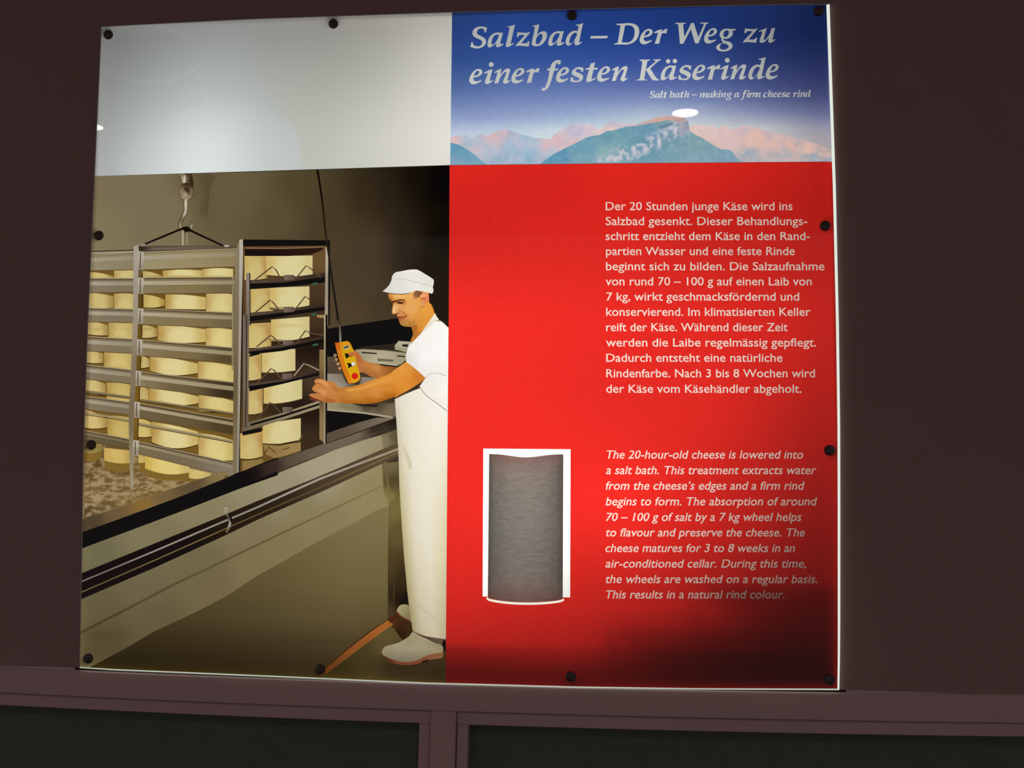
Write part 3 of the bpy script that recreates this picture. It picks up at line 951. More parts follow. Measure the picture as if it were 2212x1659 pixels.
# dark back of the dairy, counter and troughs behind the man
A('photo_print', V6(940, 135, 1100, 105, 1620, 30, 1760, 60, 1900, 200, 1760, 320, 1590, 290, 1320, 312, 1240, 330, 1150, 420, 940, 430, 700, 400, 700, 250), '110e0c')
A('photo_print', V6(1240, 300, 1590, 262, 1600, 320, 1300, 315), '2c2620')
A('printed_trough', V6(680, 365, 900, 378, 1040, 390, 1120, 560, 940, 545, 690, 520), V6.g(720, 400, '71674f', 900, 420, '6a5d48', 1000, 480, '55463a', 960, 530, '4a3c30'))
A('printed_trough', VH(600, 800, 900, 810, 1010, 1000, 1250, 1040, 1300, 870, 1600, 890, 1620, 1000, 1200, 1200, 600, 1200), VH.g(700, 860, '948a80', 900, 900, '7d7460', 850, 1040, 'a49a90', 1400, 920, '8d8478', 1150, 1080, '5a5040'))
A('printed_trough', VH(600, 1370, 1000, 1385, 1600, 1400, 2000, 1380, 2000, 1659, 600, 1545), VH.g(700, 1440, '9a8f72', 1000, 1460, '857a5e', 1400, 1450, '40352a', 1650, 1420, '4a3d30', 1800, 1560, '786b54', 1200, 1560, '8a8068', 1500, 1600, '75694f'))
A('printed_trough', VH(1100, 1400, 1640, 1420, 1600, 1470, 1300, 1450), '2c231a')
A('printed_trough', V6(940, 870, 1300, 905, 1560, 950, 1500, 985, 1250, 1010, 1000, 1100, 720, 1060, 720, 900), '0e0b09')
A('printed_trough', V6(940, 860, 1300, 893, 1570, 935, 1560, 952, 1300, 910, 940, 878), 'a89d84')
A('printed_crate', V6(1198, 335, 1240, 318, 1290, 315, 1500, 328, 1705, 352, 1700, 400, 1650, 450, 1595, 472, 1500, 462, 1310, 430, 1260, 380), V6.g(1260, 340, '9c9478', 1500, 350, 'b0a88c', 1650, 400, 'a0987e', 1450, 440, 'b8b09a'))
for pts, h in ((V6(1280, 340, 1420, 350, 1420, 362, 1285, 352), '2a231a'), (V6(1605, 372, 1680, 378, 1680, 390, 1610, 384), '2a231a'), (V6(1425, 400, 1575, 412, 1570, 432, 1430, 425), '6e684c'), (V6(1450, 452, 1600, 470, 1590, 482, 1440, 462), '1f1a14')):
    A('printed_crate', pts, h)
A('printed_crate#rear', V6(1585, 282, 1620, 240, 1745, 248, 1745, 330, 1690, 345, 1588, 318), V6.g(1640, 270, 'b8b09a', 1640, 320, '9c9478'))
A('printed_crate#rear', V6(1655, 272, 1710, 272, 1705, 295, 1655, 290), '1e1a16')

# water of the bath
Ph.extra = [(x + random.uniform(-1, 1), y + random.uniform(-1, 1)) for x in range(178, 420, 5) for y in range(985, 1140, 4)]
A('printed_brine', V5(80, 1300, 420, 1290, 700, 1380, 1100, 1500, 1400, 1560, 1600, 1600, 1500, 1680, 900, 1900, 80, 2100),
  noisy(V7.g(100, 60, '54421f', 250, 120, '6a5430', 120, 250, '6e5a38', 400, 150, '664f28', 400, 250, '70592f', 700, 150, '6e5528', 120, 350, '50422a', 850, 100, '6a5228'), 'a68f6c', 0.85, 0.055, 2.6))
rnd = random.Random(7)
for i in range(70):
    x, y = rnd.uniform(80, 700), rnd.uniform(30, 350)
    if y > 395 - x * 0.36:
        continue
    A('printed_brine', V7(*[c for p in ellipse(x, y, rnd.uniform(10, 26), rnd.uniform(2.5, 5), rnd.uniform(-.35, .15), 8) for c in p]), rnd.choice(('84704c', '907a56', '5c4826', '66522e')))

# cheeses on the long side, row by row; x ranges, then bottom edges
CH = 'printed_cheese_wheel'
wheel = [0]


def cheese(V, x0, x1, ya, yb, yc, yd, sag, l, c, r_, under=None, top=0):
    """wheel seen from the side: top edge ya-yb, bottom edge yc-yd bulging by sag"""
    wheel[0] += 1
    k = '%s#%d' % (CH, wheel[0])
    n = 7
    t_ = [(x0 + (x1 - x0) * i / n, ya + (yb - ya) * i / n - top * math.sin(math.pi * i / n)) for i in range(n + 1)]
    b_ = [(x0 + (x1 - x0) * i / n, yc + (yd - yc) * i / n + sag * math.sin(math.pi * i / n)) for i in range(n + 1)]
    if under:
        u_ = [(x, y + 9) for x, y in b_]
        A('printed_shelf', V(*[q for p in t_ + u_[::-1] for q in p]), under)
    w_ = x1 - x0
    A(k, V(*[q for p in t_ + b_[::-1] for q in p]), V.g(x0 + .03 * w_, (ya + yc) / 2, l, x0 + .3 * w_, (ya + yc) / 2 + (yc - ya) * .1, c, x0 + .62 * w_, (yb + yd) / 2 + (yd - yb) * .1, c, x0 + .97 * w_, (yb + yd) / 2, r_))


A('printed_shelf', V3(110, 1090, 560, 1080, 1620, 1050, 1640, 1700, 90, 1700), '6d5222')
A('printed_shelf', V5(90, 0, 1600, 0, 1590, 1500, 560, 1330, 100, 1260), '725826')
g1, g2 = ('b39a5c', 'c9b678', 'a2844a'), ('b08c48', 'ded096', 'c6ac66')
for V, x0, x1, ya, yb, yc, yd, sag, c in (
        (V3, 95, 355, 1120, 1155, 1195, 1195, 0, g1), (V3, 362, 600, 1100, 1100, 1200, 1200, 0, ('b09458', 'cdbc80', 'c0aa68')), (V3, 650, 855, 1110, 1150, 1185, 1185, 0, g1),
        (V3, 860, 1262, 1108, 1095, 1190, 1190, 0, g2), (V3, 1265, 1580, 1092, 1080, 1185, 1185, 0, ('b89a58', 'dccf94', 'd0be80')),
        (V3, 80, 355, 1335, 1360, 1490, 1490, 8, g1), (V3, 362, 600, 1345, 1345, 1515, 1515, 0, ('aa8c4e', 'cdbb7c', 'b8a060')), (V3, 665, 880, 1350, 1395, 1488, 1470, 12, ('b59c5a', 'cdb870', 'a88644')),
        (V3, 888, 1302, 1350, 1370, 1505, 1510, 0, g2), (V3, 1306, 1580, 1340, 1340, 1545, 1550, 0, ('b89858', 'd8ca8c', 'ccb878')),
        (V5, 110, 335, 60, 90, 190, 205, 6, g1), (V5, 343, 600, 70, 70, 245, 245, 0, ('a88a4a', 'cdb978', 'b8a062')), (V5, 665, 828, 95, 125, 230, 215, 6, g1),
        (V5, 835, 1310, 100, 130, 255, 270, 18, g2), (V5, 1312, 1580, 130, 135, 320, 330, 0, ('b89654', 'dccd8a', 'cfbb78')),
        (V5, 100, 290, 350, 375, 470, 478, 8, g1), (V5, 300, 600, 365, 380, 550, 560, 0, ('a88a4a', 'cfbb76', 'b8a062')), (V5, 655, 752, 405, 430, 530, 518, 4, g1),
        (V5, 757, 1232, 405, 470, 560, 580, 32, g2), (V5, 1235, 1600, 460, 500, 640, 680, 0, ('b89654', 'dccc8a', 'c8b26c')),
        (V5, 95, 315, 630, 675, 775, 800, 6, g1), (V5, 325, 600, 670, 690, 850, 870, 0, ('a88a46', 'c9b46e', 'b39a58')), (V5, 655, 742, 715, 730, 850, 850, 4, g1),
        (V5, 747, 1240, 715, 800, 850, 880, 40, g2), (V5, 1243, 1600, 780, 850, 960, 980, 0, ('b89654', 'd8c888', 'c8b26c')),
        (V5, 80, 330, 930, 1020, 1120, 1120, 14, g1), (V5, 333, 600, 1000, 1020, 1220, 1260, 0, ('a88a46', 'c6b068', 'b39a58')), (V5, 635, 772, 1030, 1060, 1215, 1210, 6, ('c0a85c', 'd0bc74', 'b59650')),
        (V5, 776, 1236, 1060, 1150, 1270, 1290, 50, g2), (V5, 1240, 1600, 1170, 1240, 1400, 1450, 20, ('b89654', 'dacb88', 'c0aa62'))):
    cheese(V, x0, x1, ya + 6, yb + 15, yc, yd, sag, *c, under='3a2a14', top=11)
for V, x0, x1, ya, yb, yc, yd, sag, c in ((V5, 80, 280, 1270, 1290, 1375, 1350, 14, ('8a8048', '9a8a50', '86743c')), (V5, 300, 560, 1325, 1350, 1450, 1475, 16, ('c0a052', 'cdb36a', 'b89850')),
                                          (V5, 640, 720, 1380, 1400, 1475, 1465, 4, ('b8a058', 'c8b068', 'b09048')), (V5, 706, 1150, 1400, 1480, 1530, 1570, 38, ('c6a650', 'dcc67a', 'c8b070')),
                                          (V5, 1145, 1360, 1530, 1580, 1625, 1600, 20, ('c8b068', 'd2bc78', 'c0a860'))):
    A('printed_brine', V(x0, yc - 20, x1, yd - 20, x1 - 12, yd + 75, (x0 + x1) / 2, (yc + yd) / 2 + 105, x0 + 12, yc + 80), '7d632c')
    cheese(V, x0, x1, ya, yb, yc, yd, sag, *c)

# rails of the long side
BEAM = 'printed_rack_beam'
nb_ = [0]


def beam(V, pts, hi, lo, split=0.45, line='4a3c2c', first='9a8c70'):
    """pts: x left, x right, top left, top right, bottom left, bottom right"""
    nb_[0] += 1
    k = '%s#%d' % (BEAM, nb_[0])
    xa, xb, ta, tb, ba, bb = pts
    ma, mb = ta + (ba - ta) * split, tb + (bb - tb) * split
    A(k, V(xa, ta, xb, tb, xb, bb, xa, ba), V.g(xa + 30, (ma + ba) / 2, lo[0], (xa + xb) / 2, (ma + mb + ba + bb) / 4, lo[1], xb - 30, (mb + bb) / 2, lo[2]))
    na, nb2 = ta + (ma - ta) * .5, tb + (mb - tb) * .5
    A(k, V(xa, ta, xb, tb, xb, nb2, xa, na), V.g(xa + 30, na, lo[0], (xa + xb) / 2, (na + nb2) / 2, lo[1], xb - 30, nb2, lo[2]))
    A(k, V(xa, na, xb, nb2, xb, mb, xa, ma), V.g(xa + 30, ma, hi[0], (xa + xb) / 2, (ma + mb) / 2, hi[1], xb - 30, mb, hi[2]))
    A(k, stroke(V(xa, ta + 3, xb, tb + 3), 2.0), first)
    A(k, stroke(V(xa, ta + 13, xb, tb + 13), 2.0), line)
    A(k, stroke(V(xa, ba - 2, xb, bb - 2), 1.4), '5a482c')


LB, RB = ('7f735c', '7d705a', '7d7058'), ('847658', '83744f', '6f6044')
HB, HR = ('a39a88', '9a907c', '968b74'), ('aea48e', 'a39779', '978a6a')
A(BEAM + '#top', V3(100, 910, 560, 895, 560, 945, 100, 965), '4a3f30')
A(BEAM + '#top', V3(100, 925, 560, 910, 560, 925, 100, 945), 'a09680')
beam(V3, (90, 600, 955, 920, 1115, 1105), ('9d9482', '98907a', '94896e'), ('8d826a', '8d8168', '8a7d62'), 0.42, '776b54')
beam(V3, (610, 1640, 925, 885, 1108, 1072), ('a59b86', 'a39678', '96896a'), ('9a8d6e', '988a66', '8c7d58'), 0.42, '7a6c4c')
beam(V3, (90, 600, 1188, 1190, 1340, 1335), HB, LB, 0.5)
beam(V3, (600, 1600, 1183, 1175, 1350, 1345), HR, RB, 0.45)
beam(V3, (80, 600, 1492, 1507, 1638, 1650), HB, LB, 0.5)
beam(V3, (600, 1610, 1500, 1542, 1662, 1704), HR, RB, 0.45)
beam(V5, (85, 600, 212, 242, 360, 388), HB, LB, 0.5)
beam(V5, (600, 1600, 243, 328, 402, 485), HR, ('85775a', '7d6d4a', '52442e'), 0.5)
beam(V5, (80, 600, 492, 552, 640, 692), HB, LB, 0.5)
beam(V5, (595, 1600, 560, 672, 708, 845), HR, ('85775a', '6d5e40', '352a1c'), 0.5)
A(BEAM + '#thin', V5(80, 745, 560, 812, 560, 832, 80, 768), '7c6e54')
A(BEAM + '#thin', stroke(V5(80, 770, 560, 836), 1.6), '3a2d1c')
A(BEAM + '#thin2', V5(600, 828, 1600, 975, 1600, 995, 600, 848), '80724e')
A(BEAM + '#thin2', stroke(V5(600, 850, 1600, 998), 1.6), '3c2f1c')
beam(V5, (75, 580, 803, 872, 938, 1002), HB, LB, 0.5)
beam(V5, (590, 1600, 868, 1042, 1020, 1198), HR, ('6d5f44', '67573a', '4a3c26'), 0.42)
A(BEAM + '#wire', stroke(V5(70, 970, 300, 1005, 560, 1050), 4.0), '9a8a68')
A(BEAM + '#wire', stroke(V5(70, 990, 300, 1022, 560, 1066), 1.6), '4a3a20')
A(BEAM + '#wire2', stroke(V5(600, 1075, 1000, 1150, 1580, 1262), 4.5), '978666')
A(BEAM + '#wire2', stroke(V5(600, 1090, 1000, 1166, 1580, 1275), 1.8), '47381f')
beam(V5, (70, 600, 1145, 1245, 1243, 1352), ('7a7058', '786c52', '75684c'), ('665a42', '62553c', '605338'), 0.4)
beam(V5, (580, 1600, 1248, 1478, 1372, 1625), ('9a8c6e', '8a7d62', '8c826c'), ('75684e', '746850', '82786a'), 0.4)

# uprights
UP = 'printed_rack_post'
A(UP, PX(289, 532, 300, 529, 299, 700, 297, 760, 293, 850, 291, 897, 288, 1000, 289, 1045, 283, 1060, 280, 1010, 278, 897, 283, 800, 287, 690),
  PX.g(295, 540, 'a79d90', 294, 620, '9d9284', 293, 700, '988b78', 290, 800, '7f725c', 284, 900, '75684f', 284, 1000, '8c8064', 286, 1040, 'a09478'))
edge = [(529, 300), (700, 299), (760, 297), (850, 293), (897, 291), (1000, 288)]
A('printed_rack_post#side', [(interp(edge, y) - 1, y) for y in range(545, 985, 20)] + [(interp(edge, y) + 8.5, y) for y in range(980, 540, -20)], PX.g(305, 560, '6a5a3c', 304, 650, '5c4820', 302, 780, '6a4f1c', 298, 900, '7a5c24', 297, 960, '6a5020'))
A('printed_rack_post#side', stroke([(interp(edge, y) + 8.0, y) for y in range(590, 985, 30)], 2.0), '3a2810')
for ya, yb in ((543, 583), (600, 635), (666, 700), (733, 768), (801, 834), (868, 903), (951, 985)):
    xe = interp(edge, (ya + yb) / 2)
    A(UP + '#bracket%d' % ya, [(xe - 1, ya), (xe + 11, ya + .5), (xe + 10, yb), (xe - 2, yb - .5)], PX.g(xe + 2, ya + 5, 'b6ab9a', xe + 8, ya + 10, 'b3a897', xe + 3, yb - 8, '9a8e7a', xe + 8, yb - 8, '968a74'))
    A(UP + '#bracket%d' % ya, stroke([(xe + 3.6, ya + 3), (xe + 3.0, yb - 2)], 1.9), '40352a')
A(UP + '#corner', PX(508, 545, 517, 519, 516, 680, 515, 850, 512, 1023, 503, 1023, 504, 850, 505, 680), PX.g(511, 550, '877a62', 510, 680, '7a6c52', 509, 850, '6a5c42', 507, 1000, '7d7055'))
A(UP + '#corner', PX(517, 518, 526, 516.5, 522, 680, 519, 850, 516, 1023, 511, 1023, 514, 850, 516, 680), PX.g(521, 540, 'b4aea0', 519, 680, '9f978a', 517, 850, 'a09788', 514, 1000, '8a8070'))
A(UP + '#corner', PX(526, 516.5, 531, 519, 527, 680, 523, 850, 519, 1018, 516, 1023, 519, 850, 522, 680), '17130f')
A(UP + '#corner', stroke(PX(503, 600, 502.5, 700, 502, 800), 3), '8f8468')

# hook, chain and hanger
HK = 'printed_hook'
A(HK, smooth(V3(1055, 105, 1150, 105, 1168, 180, 1172, 250, 1120, 300, 1080, 270, 1060, 200)), V3.g(1075, 180, 'b5aa94', 1120, 150, '4a3524', 1110, 220, '63503a', 1150, 200, '241a12'))
A(HK, smooth(V3(1078, 140, 1095, 145, 1092, 250, 1072, 265, 1070, 190)), 'c6bca8')
A(HK, V3(*[q for p in ellipse(1100, 305, 80, 94, 0, 20) for q in p]), '40301e')
ring = ellipse(1100, 305, 74, 88, 0, 20)
A(HK, V3(*[q for p in ring for q in p]), V3.g(1040, 300, '8a795c', 1100, 380, '9c8c70', 1160, 320, '75644c', 1110, 230, '3c2c1e'))
A(HK, V3(*[q for p in ellipse(1100, 310, 36, 46, 0, 14) for q in p]), V3.g(1085, 345, 'b5a88c', 1080, 320, '9c8c6c', 1110, 270, '241810', 1125, 300, '3a2818'))
A(HK, stroke(V3(1098, 380, 1096, 440, 1096, 500, 1070, 560, 1045, 610, 1040, 655, 1060, 695, 1105, 705, 1145, 680, 1160, 640), 10, 8), '40321f')
A(HK, stroke(V3(1098, 380, 1096, 440, 1096, 500, 1070, 560, 1045, 610, 1040, 655, 1060, 695, 1105, 705, 1145, 680, 1160, 640), 7.5, 5.5), V3.g(1095, 440, 'b3a892', 1095, 500, '9c907a', 1045, 600, '6f624a', 1040, 650, '9a8e76', 1110, 700, '5a4d38', 1155, 650, 'a0947c'))
A(HK, stroke(V3(1096, 400, 1096, 500, 1072, 560), 2.0, 1.5), 'd6ccb8')
HG = 'printed_hanger'
A(HG, V3(612, 862, 1530, 850, 1610, 868, 1610, 884, 640, 918, 615, 905), V3.g(640, 880, '2a2018', 800, 885, '7a6c60', 1200, 875, '6a5c4a', 1500, 868, '5a4d3a'))
A(HG, stroke(V3(665, 845, 1060, 682), 4.2), '17120e')
A(HG, stroke(V3(1120, 690, 1480, 858), 4.2), '17120e')
A(HG, smooth(V3(1060, 670, 1110, 660, 1150, 690, 1110, 715, 1070, 700)), '1c1610')
A(HG, stroke(V3(1066, 700, 1066, 855), 4), 'b0a48c')
A(HG, stroke(V3(1110, 720, 1108, 855), 3), '8f846c')
A(HG, smooth(V3(1490, 850, 1540, 850, 1535, 868, 1495, 868)), 'aaa08e')
A(HG, smooth(V3(640, 840, 680, 838, 680, 860, 645, 860)), '8e8474')

# end face of the rack
A('printed_shelf#end', V4(110, 740, 940, 748, 945, 1560, 900, 1560, 110, 1560), V4.g(300, 1000, '5c4426', 850, 950, '6a5030', 820, 1250, '4a3826', 820, 1400, '3a2a1c'))
A('printed_shelf#end', V6(188, 0, 960, 0, 965, 1190, 600, 1330, 330, 1420, 175, 1450, 165, 1450, 175, 600), V6.g(850, 60, '4a3826', 850, 300, '1a120d', 850, 600, '4a3a2c', 800, 900, '1c140f', 800, 1100, '3c2e20', 300, 1350, '6a5228'))
gl, gr = ('c3a45e', 'ccba7c', 'b0884a'), ('c8ac66', 'd8cd98', 'cdbf86')
for V, x0, x1, ya, yb, yc, yd, sag, c in (
        (V4, 125, 345, 895, 895, 1130, 1110, 6, gl), (V4, 332, 775, 895, 895, 1080, 1085, 10, gr),
        (V4, 170, 400, 1215, 1200, 1445, 1430, 6, gl), (V4, 370, 745, 1200, 1188, 1400, 1395, 10, gr),
        (V6, 205, 450, 85, 70, 305, 290, 6, gl), (V6, 448, 802, 45, 15, 240, 200, 16, gr),
        (V6, 195, 358, 360, 345, 600, 585, 10, gl), (V6, 362, 672, 340, 312, 530, 512, 8, gr),
        (V6, 205, 372, 680, 665, 910, 895, 12, gl), (V6, 380, 735, 640, 585, 815, 770, 16, gr),
        (V6, 165, 372, 1090, 1065, 1320, 1300, 14, gl), (V6, 372, 722, 1000, 950, 1180, 1150, 18, gr)):
    cheese(V, x0, x1, ya, yb, yc, yd, sag, *c, under='33240f')
A('printed_shelf#end', V6(375, 1192, 520, 1203, 720, 1168, 722, 1250, 600, 1290, 480, 1320, 400, 1280), V6.g(450, 1240, '8d7444', 650, 1220, '9a8050'))
A('printed_shelf#end', V6(185, 1345, 370, 1325, 378, 1370, 300, 1410, 190, 1440), '8d7444')
A('printed_shelf#end', stroke(V6(555, 1242, 620, 1218), 1.6), '3a2a18')
SH = 'printed_tray'
A(SH + '#0', V4(110, 740, 942, 748, 942, 800, 130, 806, 110, 800), '0d0b09')
A(SH + '#0', V4(128, 832, 500, 830, 890, 815, 860, 845, 760, 885, 560, 898, 128, 898), V4.g(300, 860, '1a100a', 700, 845, '2a1a10'))
A(SH + '#0', stroke(V4(140, 822, 500, 826, 890, 812), 1.8), '8a7050')
for i, (V, band, black) in enumerate((
        (V4, (175, 1140, 500, 1108, 900, 1058, 905, 1105, 480, 1150, 178, 1165), (178, 1160, 500, 1150, 900, 1095, 905, 1150, 620, 1182, 500, 1195, 178, 1216)),
        (V4, (170, 1440, 480, 1415, 900, 1345, 905, 1385, 480, 1440, 170, 1478), (170, 1475, 480, 1440, 900, 1380, 905, 1415, 620, 1455, 480, 1478, 170, 1525)),
        (V6, (245, 318, 560, 270, 940, 195, 940, 222, 560, 300, 250, 340), (250, 338, 560, 298, 940, 218, 940, 250, 700, 298, 560, 332, 250, 366)),
        (V6, (245, 635, 560, 592, 920, 508, 940, 528, 560, 612, 250, 655), (248, 655, 560, 612, 900, 528, 900, 552, 700, 600, 560, 634, 250, 704)))):
    k = '%s#%d' % (SH, i + 1)
    A(k, V(*band), V.g(band[0] + 60, band[1], '55463a', band[2], band[3] + 10, '4a3a30', band[4] - 60, band[5] + 20, '3a2c24'))
    A(k, V(*black), '0f0b08')
A(SH + '#5', V6(185, 1040, 250, 985, 560, 900, 900, 785, 935, 800, 935, 842, 560, 965, 190, 1078), V6.g(260, 1040, '6d604a', 560, 920, '8a7d64', 850, 830, '9a8c6e'))
A(SH + '#5', V6(262, 1002, 560, 918, 905, 808, 908, 826, 560, 938, 258, 1022), '100c09')
A(SH + '#5', V6(180, 1075, 340, 1040, 370, 1050, 360, 1075, 190, 1110), '14100c')
A(SH + '#5', V6(248, 372, 330, 345, 345, 362, 250, 388), '0f0b08')
A(SH + '#5', V6(248, 690, 340, 655, 345, 672, 250, 700), '0f0b08')
# wire clips, blocks and small green lamps
CL = 'printed_wire_clip'
for V, pts in ((V4, (215, 1135, 390, 1000, 425, 1030, 475, 1125)), (V4, (610, 1120, 715, 990, 760, 1020, 855, 1105)), (V4, (225, 1440, 370, 1320, 400, 1345, 475, 1435)), (V4, (600, 1420, 705, 1285, 745, 1312)),
               (V6, (315, 295, 445, 190, 470, 205, 548, 285)), (V6, (690, 250, 765, 145, 800, 165, 940, 190)), (V6, (305, 645, 450, 495, 475, 510, 545, 590)), (V6, (658, 562, 748, 450, 790, 462, 890, 510)),
               (V6, (325, 955, 440, 805, 465, 820, 538, 900)), (V6, (395, 1265, 430, 1215, 490, 1268)), (V6, (690, 1180, 742, 1105, 760, 1115))):
    A(CL + '#%d' % (pts[0] + pts[1]), stroke(V(*pts), 2.7, n=1), '584632' if pts[0] != 658 else 'a09078')
for V, pts in ((V4, (325, 1100, 500, 1100)), (V4, (360, 1395, 500, 1395)), (V6, (430, 230, 560, 235)), (V6, (355, 538, 560, 530)), (V6, (370, 820, 560, 822)), (V6, (370, 1185, 520, 1190, 700, 1155))):
    A('printed_shelf#end', stroke(V(*pts), 1.6, n=1), '4c3a24')
for V, x0, y0, x1, y1 in ((V4, 500, 1078, 602, 1132), (V4, 495, 1383, 602, 1440), (V6, 555, 232, 652, 280), (V6, 550, 540, 645, 592), (V6, 552, 848, 650, 900)):
    A(CL + '#block%d' % y0, V(x0, y0 + 4, x0 + 15, y0, x1 - 10, y0, x1, y0 + 12, x1, y1 - 8, x0 + 5, y1), V.g(x0 + 20, y0 + 10, '75675c', x1 - 20, y1 - 10, '5c4e44'))
for V, x0, y0 in ((V4, 765, 1150), (V4, 755, 1442), (V6, 822, 262)):
    A('printed_shelf#end', V(x0, y0 + 12, x0 + 25, y0 + 4, x0 + 62, y0 + 2, x0 + 58, y0 + 16, x0 + 20, y0 + 26), '2b5f48')
A(UP + '#inner', V4(140, 1062, 172, 1058, 178, 1560, 140, 1560), V4.g(150, 1100, '8a7f74', 160, 1500, '75695e'))
A(UP + '#inner', V6(190, 0, 245, 0, 245, 400, 242, 800, 240, 1030, 195, 1060, 190, 700), V6.g(200, 50, '8c8072', 235, 50, '4a3c30', 205, 500, '5c5044', 235, 500, '8a7c6c', 215, 900, '6a5c4c'))
A(UP + '#inner', stroke(V6(222, 0, 222, 500, 215, 1030), 2), '2a2018')
A(UP + '#inner', V4(170, 1058, 180, 1062, 184, 1560, 176, 1560), '1a1410')
A(UP + '#rear', V6(893, 320, 938, 320, 945, 1185, 893, 1140), V6.g(915, 380, '8a7048', 915, 700, '5a452c', 915, 1000, '8a744e'))
A(UP + '#rear', V6(870, 0, 940, 0, 940, 30, 870, 25), '9a8254')
A(UP + '#far', V4(900, 815, 925, 812, 925, 1560, 890, 1560), V4.g(912, 900, 'b4aa9a', 908, 1200, '968a78', 905, 1500, 'a0947c'))
A(UP + '#far', V4(925, 750, 942, 750, 944, 1100, 935, 1560, 922, 1560), '120e0b')
A(UP + '#far', V6(935, 0, 952, 0, 952, 600, 950, 1180, 932, 1190, 935, 600), V6.g(942, 60, 'a89a7c', 942, 500, '9a8c72', 942, 900, '8a7c60', 942, 1100, 'a2967c'))
A(UP + '#far', V6(950, 0, 968, 0, 966, 600, 962, 1175, 948, 1182), '15110d')

# tub
TB = 'printed_tub'
A(TB, V7(0, 590, 60, 600, 1460, 75, 2216, -235, 2240, 0, 2300, 700, 2280, 1400, 1700, 1600, 0, 1600), V7.g(120, 680, '6b654c', 500, 520, '7c7458', 900, 350, '877e60', 1300, 200, '928a6c',
  150, 1050, '5f583f', 500, 900, '6a6146', 900, 700, '6e6448', 1300, 480, '7d7254', 200, 1300, '4e462f', 600, 1120, '60563c', 1000, 880, '6c6144', 1300, 720, '7a6e4e')
  + V8.g(100, 180, '9c937a', 400, 60, 'a59c84', 600, 20, 'aaa188', 300, 330, '857a5a', 700, 160, '8d815c', 200, 620, '7d7150', 500, 450, '857a58', 800, 250, '92865e', 880, 290, '8f8358'))
A(TB + '#lower', V7(0, 1540, 110, 1465, 180, 1430, 420, 1300, 560, 1215, 700, 1150, 900, 1055, 1100, 950) + V8(0, 800, 200, 690, 400, 575, 600, 470, 780, 375, 830, 345, 925, 312, 925, 700, 920, 1118, 700, 1310, 480, 1520, 440, 1660, -1300, 1660),
  grid_colour((170, 300, 450, 600, 750, 840), (
      (1120, ('504530', '5a4e36', '625638', '706342', '7c704c', '7e724c')), (1180, ('504530', '564a32', '5c5036', '665a3a', '746846', '766a46')), (1260, ('463c28', '4c4229', '54482e', '5e5234', '6c603e', '6c603c')),
      (1340, ('3a3220', '40361f', '463c26', '50452c', '5c5034', '5a4e30')), (1400, ('2c2518', '2e2717', '342b1a', '3c3220', '463b26', '463a24')), (1460, ('1e1910', '201a10', '241d12', '2a2215', '322919', '32281a')))))
A(TB + '#groove', stroke(PX(160, 1374, 250, 1328, 316, 1294, 371, 1265, 431, 1236.6, 491, 1208, 560, 1175, 620, 1146.5, 700, 1109, 780, 1071, 825, 1050), 6, 3.5), V7.g(100, 1180, '463e2a', 700, 880, '544a32', 1100, 690, '5e5238', 1400, 565, '655838') + V8.g(500, 350, '75683f', 800, 210, '857850'))
A(TB + '#end', V8(880, 0, 1010, -10, 1010, 220, 932, 292, 890, 208), V8.g(930, 40, '6f6446', 960, 150, '5e5232', 920, 230, '857846', 950, 130, '4c4028'))
A(TB + '#end', V8(928, 290, 1012, 225, 1060, 700, 1070, 980, 985, 1090, 920, 1122, 922, 700), V8.g(950, 350, '75683c', 990, 500, '5f5230', 945, 750, '4e4226', 1020, 800, '352a18', 1000, 1000, '1d160f', 940, 1050, '4a3c24'))
A('printed_floor', V8(425, 1540, 480, 1512, 960, 1150, 1000, 1090, 1100, 1000, 1345, 1180, 1345, 1600, 430, 1600), V8.g(900, 1250, '5c4f2e', 700, 1400, '41371e', 1000, 1480, '30281a', 1280, 1420, '3a2f1d', 1280, 1540, '2b2416', 600, 1520, '2f2716'))
A('printed_floor', smooth(V8(925, 1130, 1000, 1085, 1090, 1140, 1098, 1205, 1075, 1240, 1030, 1268, 975, 1200)), V8.g(960, 1140, '4a2c18', 1020, 1220, '2e1d12', 1070, 1190, '3c2818'))
A('printed_floor_strip', V8(915, 1128, 935, 1135, 962, 1155, 800, 1270, 640, 1390, 480, 1512, 420, 1535, 470, 1480, 640, 1335, 800, 1210), V8.g(900, 1160, 'a0602c', 700, 1320, '8a4e24', 500, 1480, '5a3418'))
A('printed_floor_strip', stroke(V8(420, 1522, 470, 1472, 640, 1328, 800, 1204, 925, 1122), 2), '3c2414')
A('printed_floor_strip', V8(915, 1120, 985, 1080, 1000, 1092, 945, 1150), '4a2616')
# rim and pipe
A('printed_tub_rim', V7(0, 430, 75, 400, 430, 280, 700, 185, 1050, 65, 1115, 45, 1060, 130, 560, 310, 0, 520), V7.g(120, 420, '4a3e2c', 300, 360, '6a583a', 600, 250, '6d5c40', 520, 290, '8a6a34', 850, 150, '5c4c36', 1050, 80, '85744c'))
A('printed_tub_rim', V7(0, 520, 70, 492, 400, 375, 800, 225, 1130, 92, 1300, 20, 1460, -40, 1460, 88, 1200, 180, 800, 335, 400, 485, 60, 612, 0, 632), '0c0a08')
A('printed_tub_rim', V6(0, 1520, 130, 1455, 500, 1330, 760, 1245, 950, 1180, 1300, 1060, 1600, 940, 1612, 1050, 1460, 1105, 1300, 1152, 900, 1290, 400, 1482, 230, 1545, 0, 1640),
  V6.g(60, 1540, '0b0907', 250, 1460, '16110d', 450, 1400, '352a24', 650, 1320, '5c4f42', 900, 1240, '6a5e50', 1100, 1150, '6d6252', 1250, 1090, '75695a', 1400, 1050, '2a221a', 1550, 980, '1a1410', 1500, 1060, '4a3f30'))
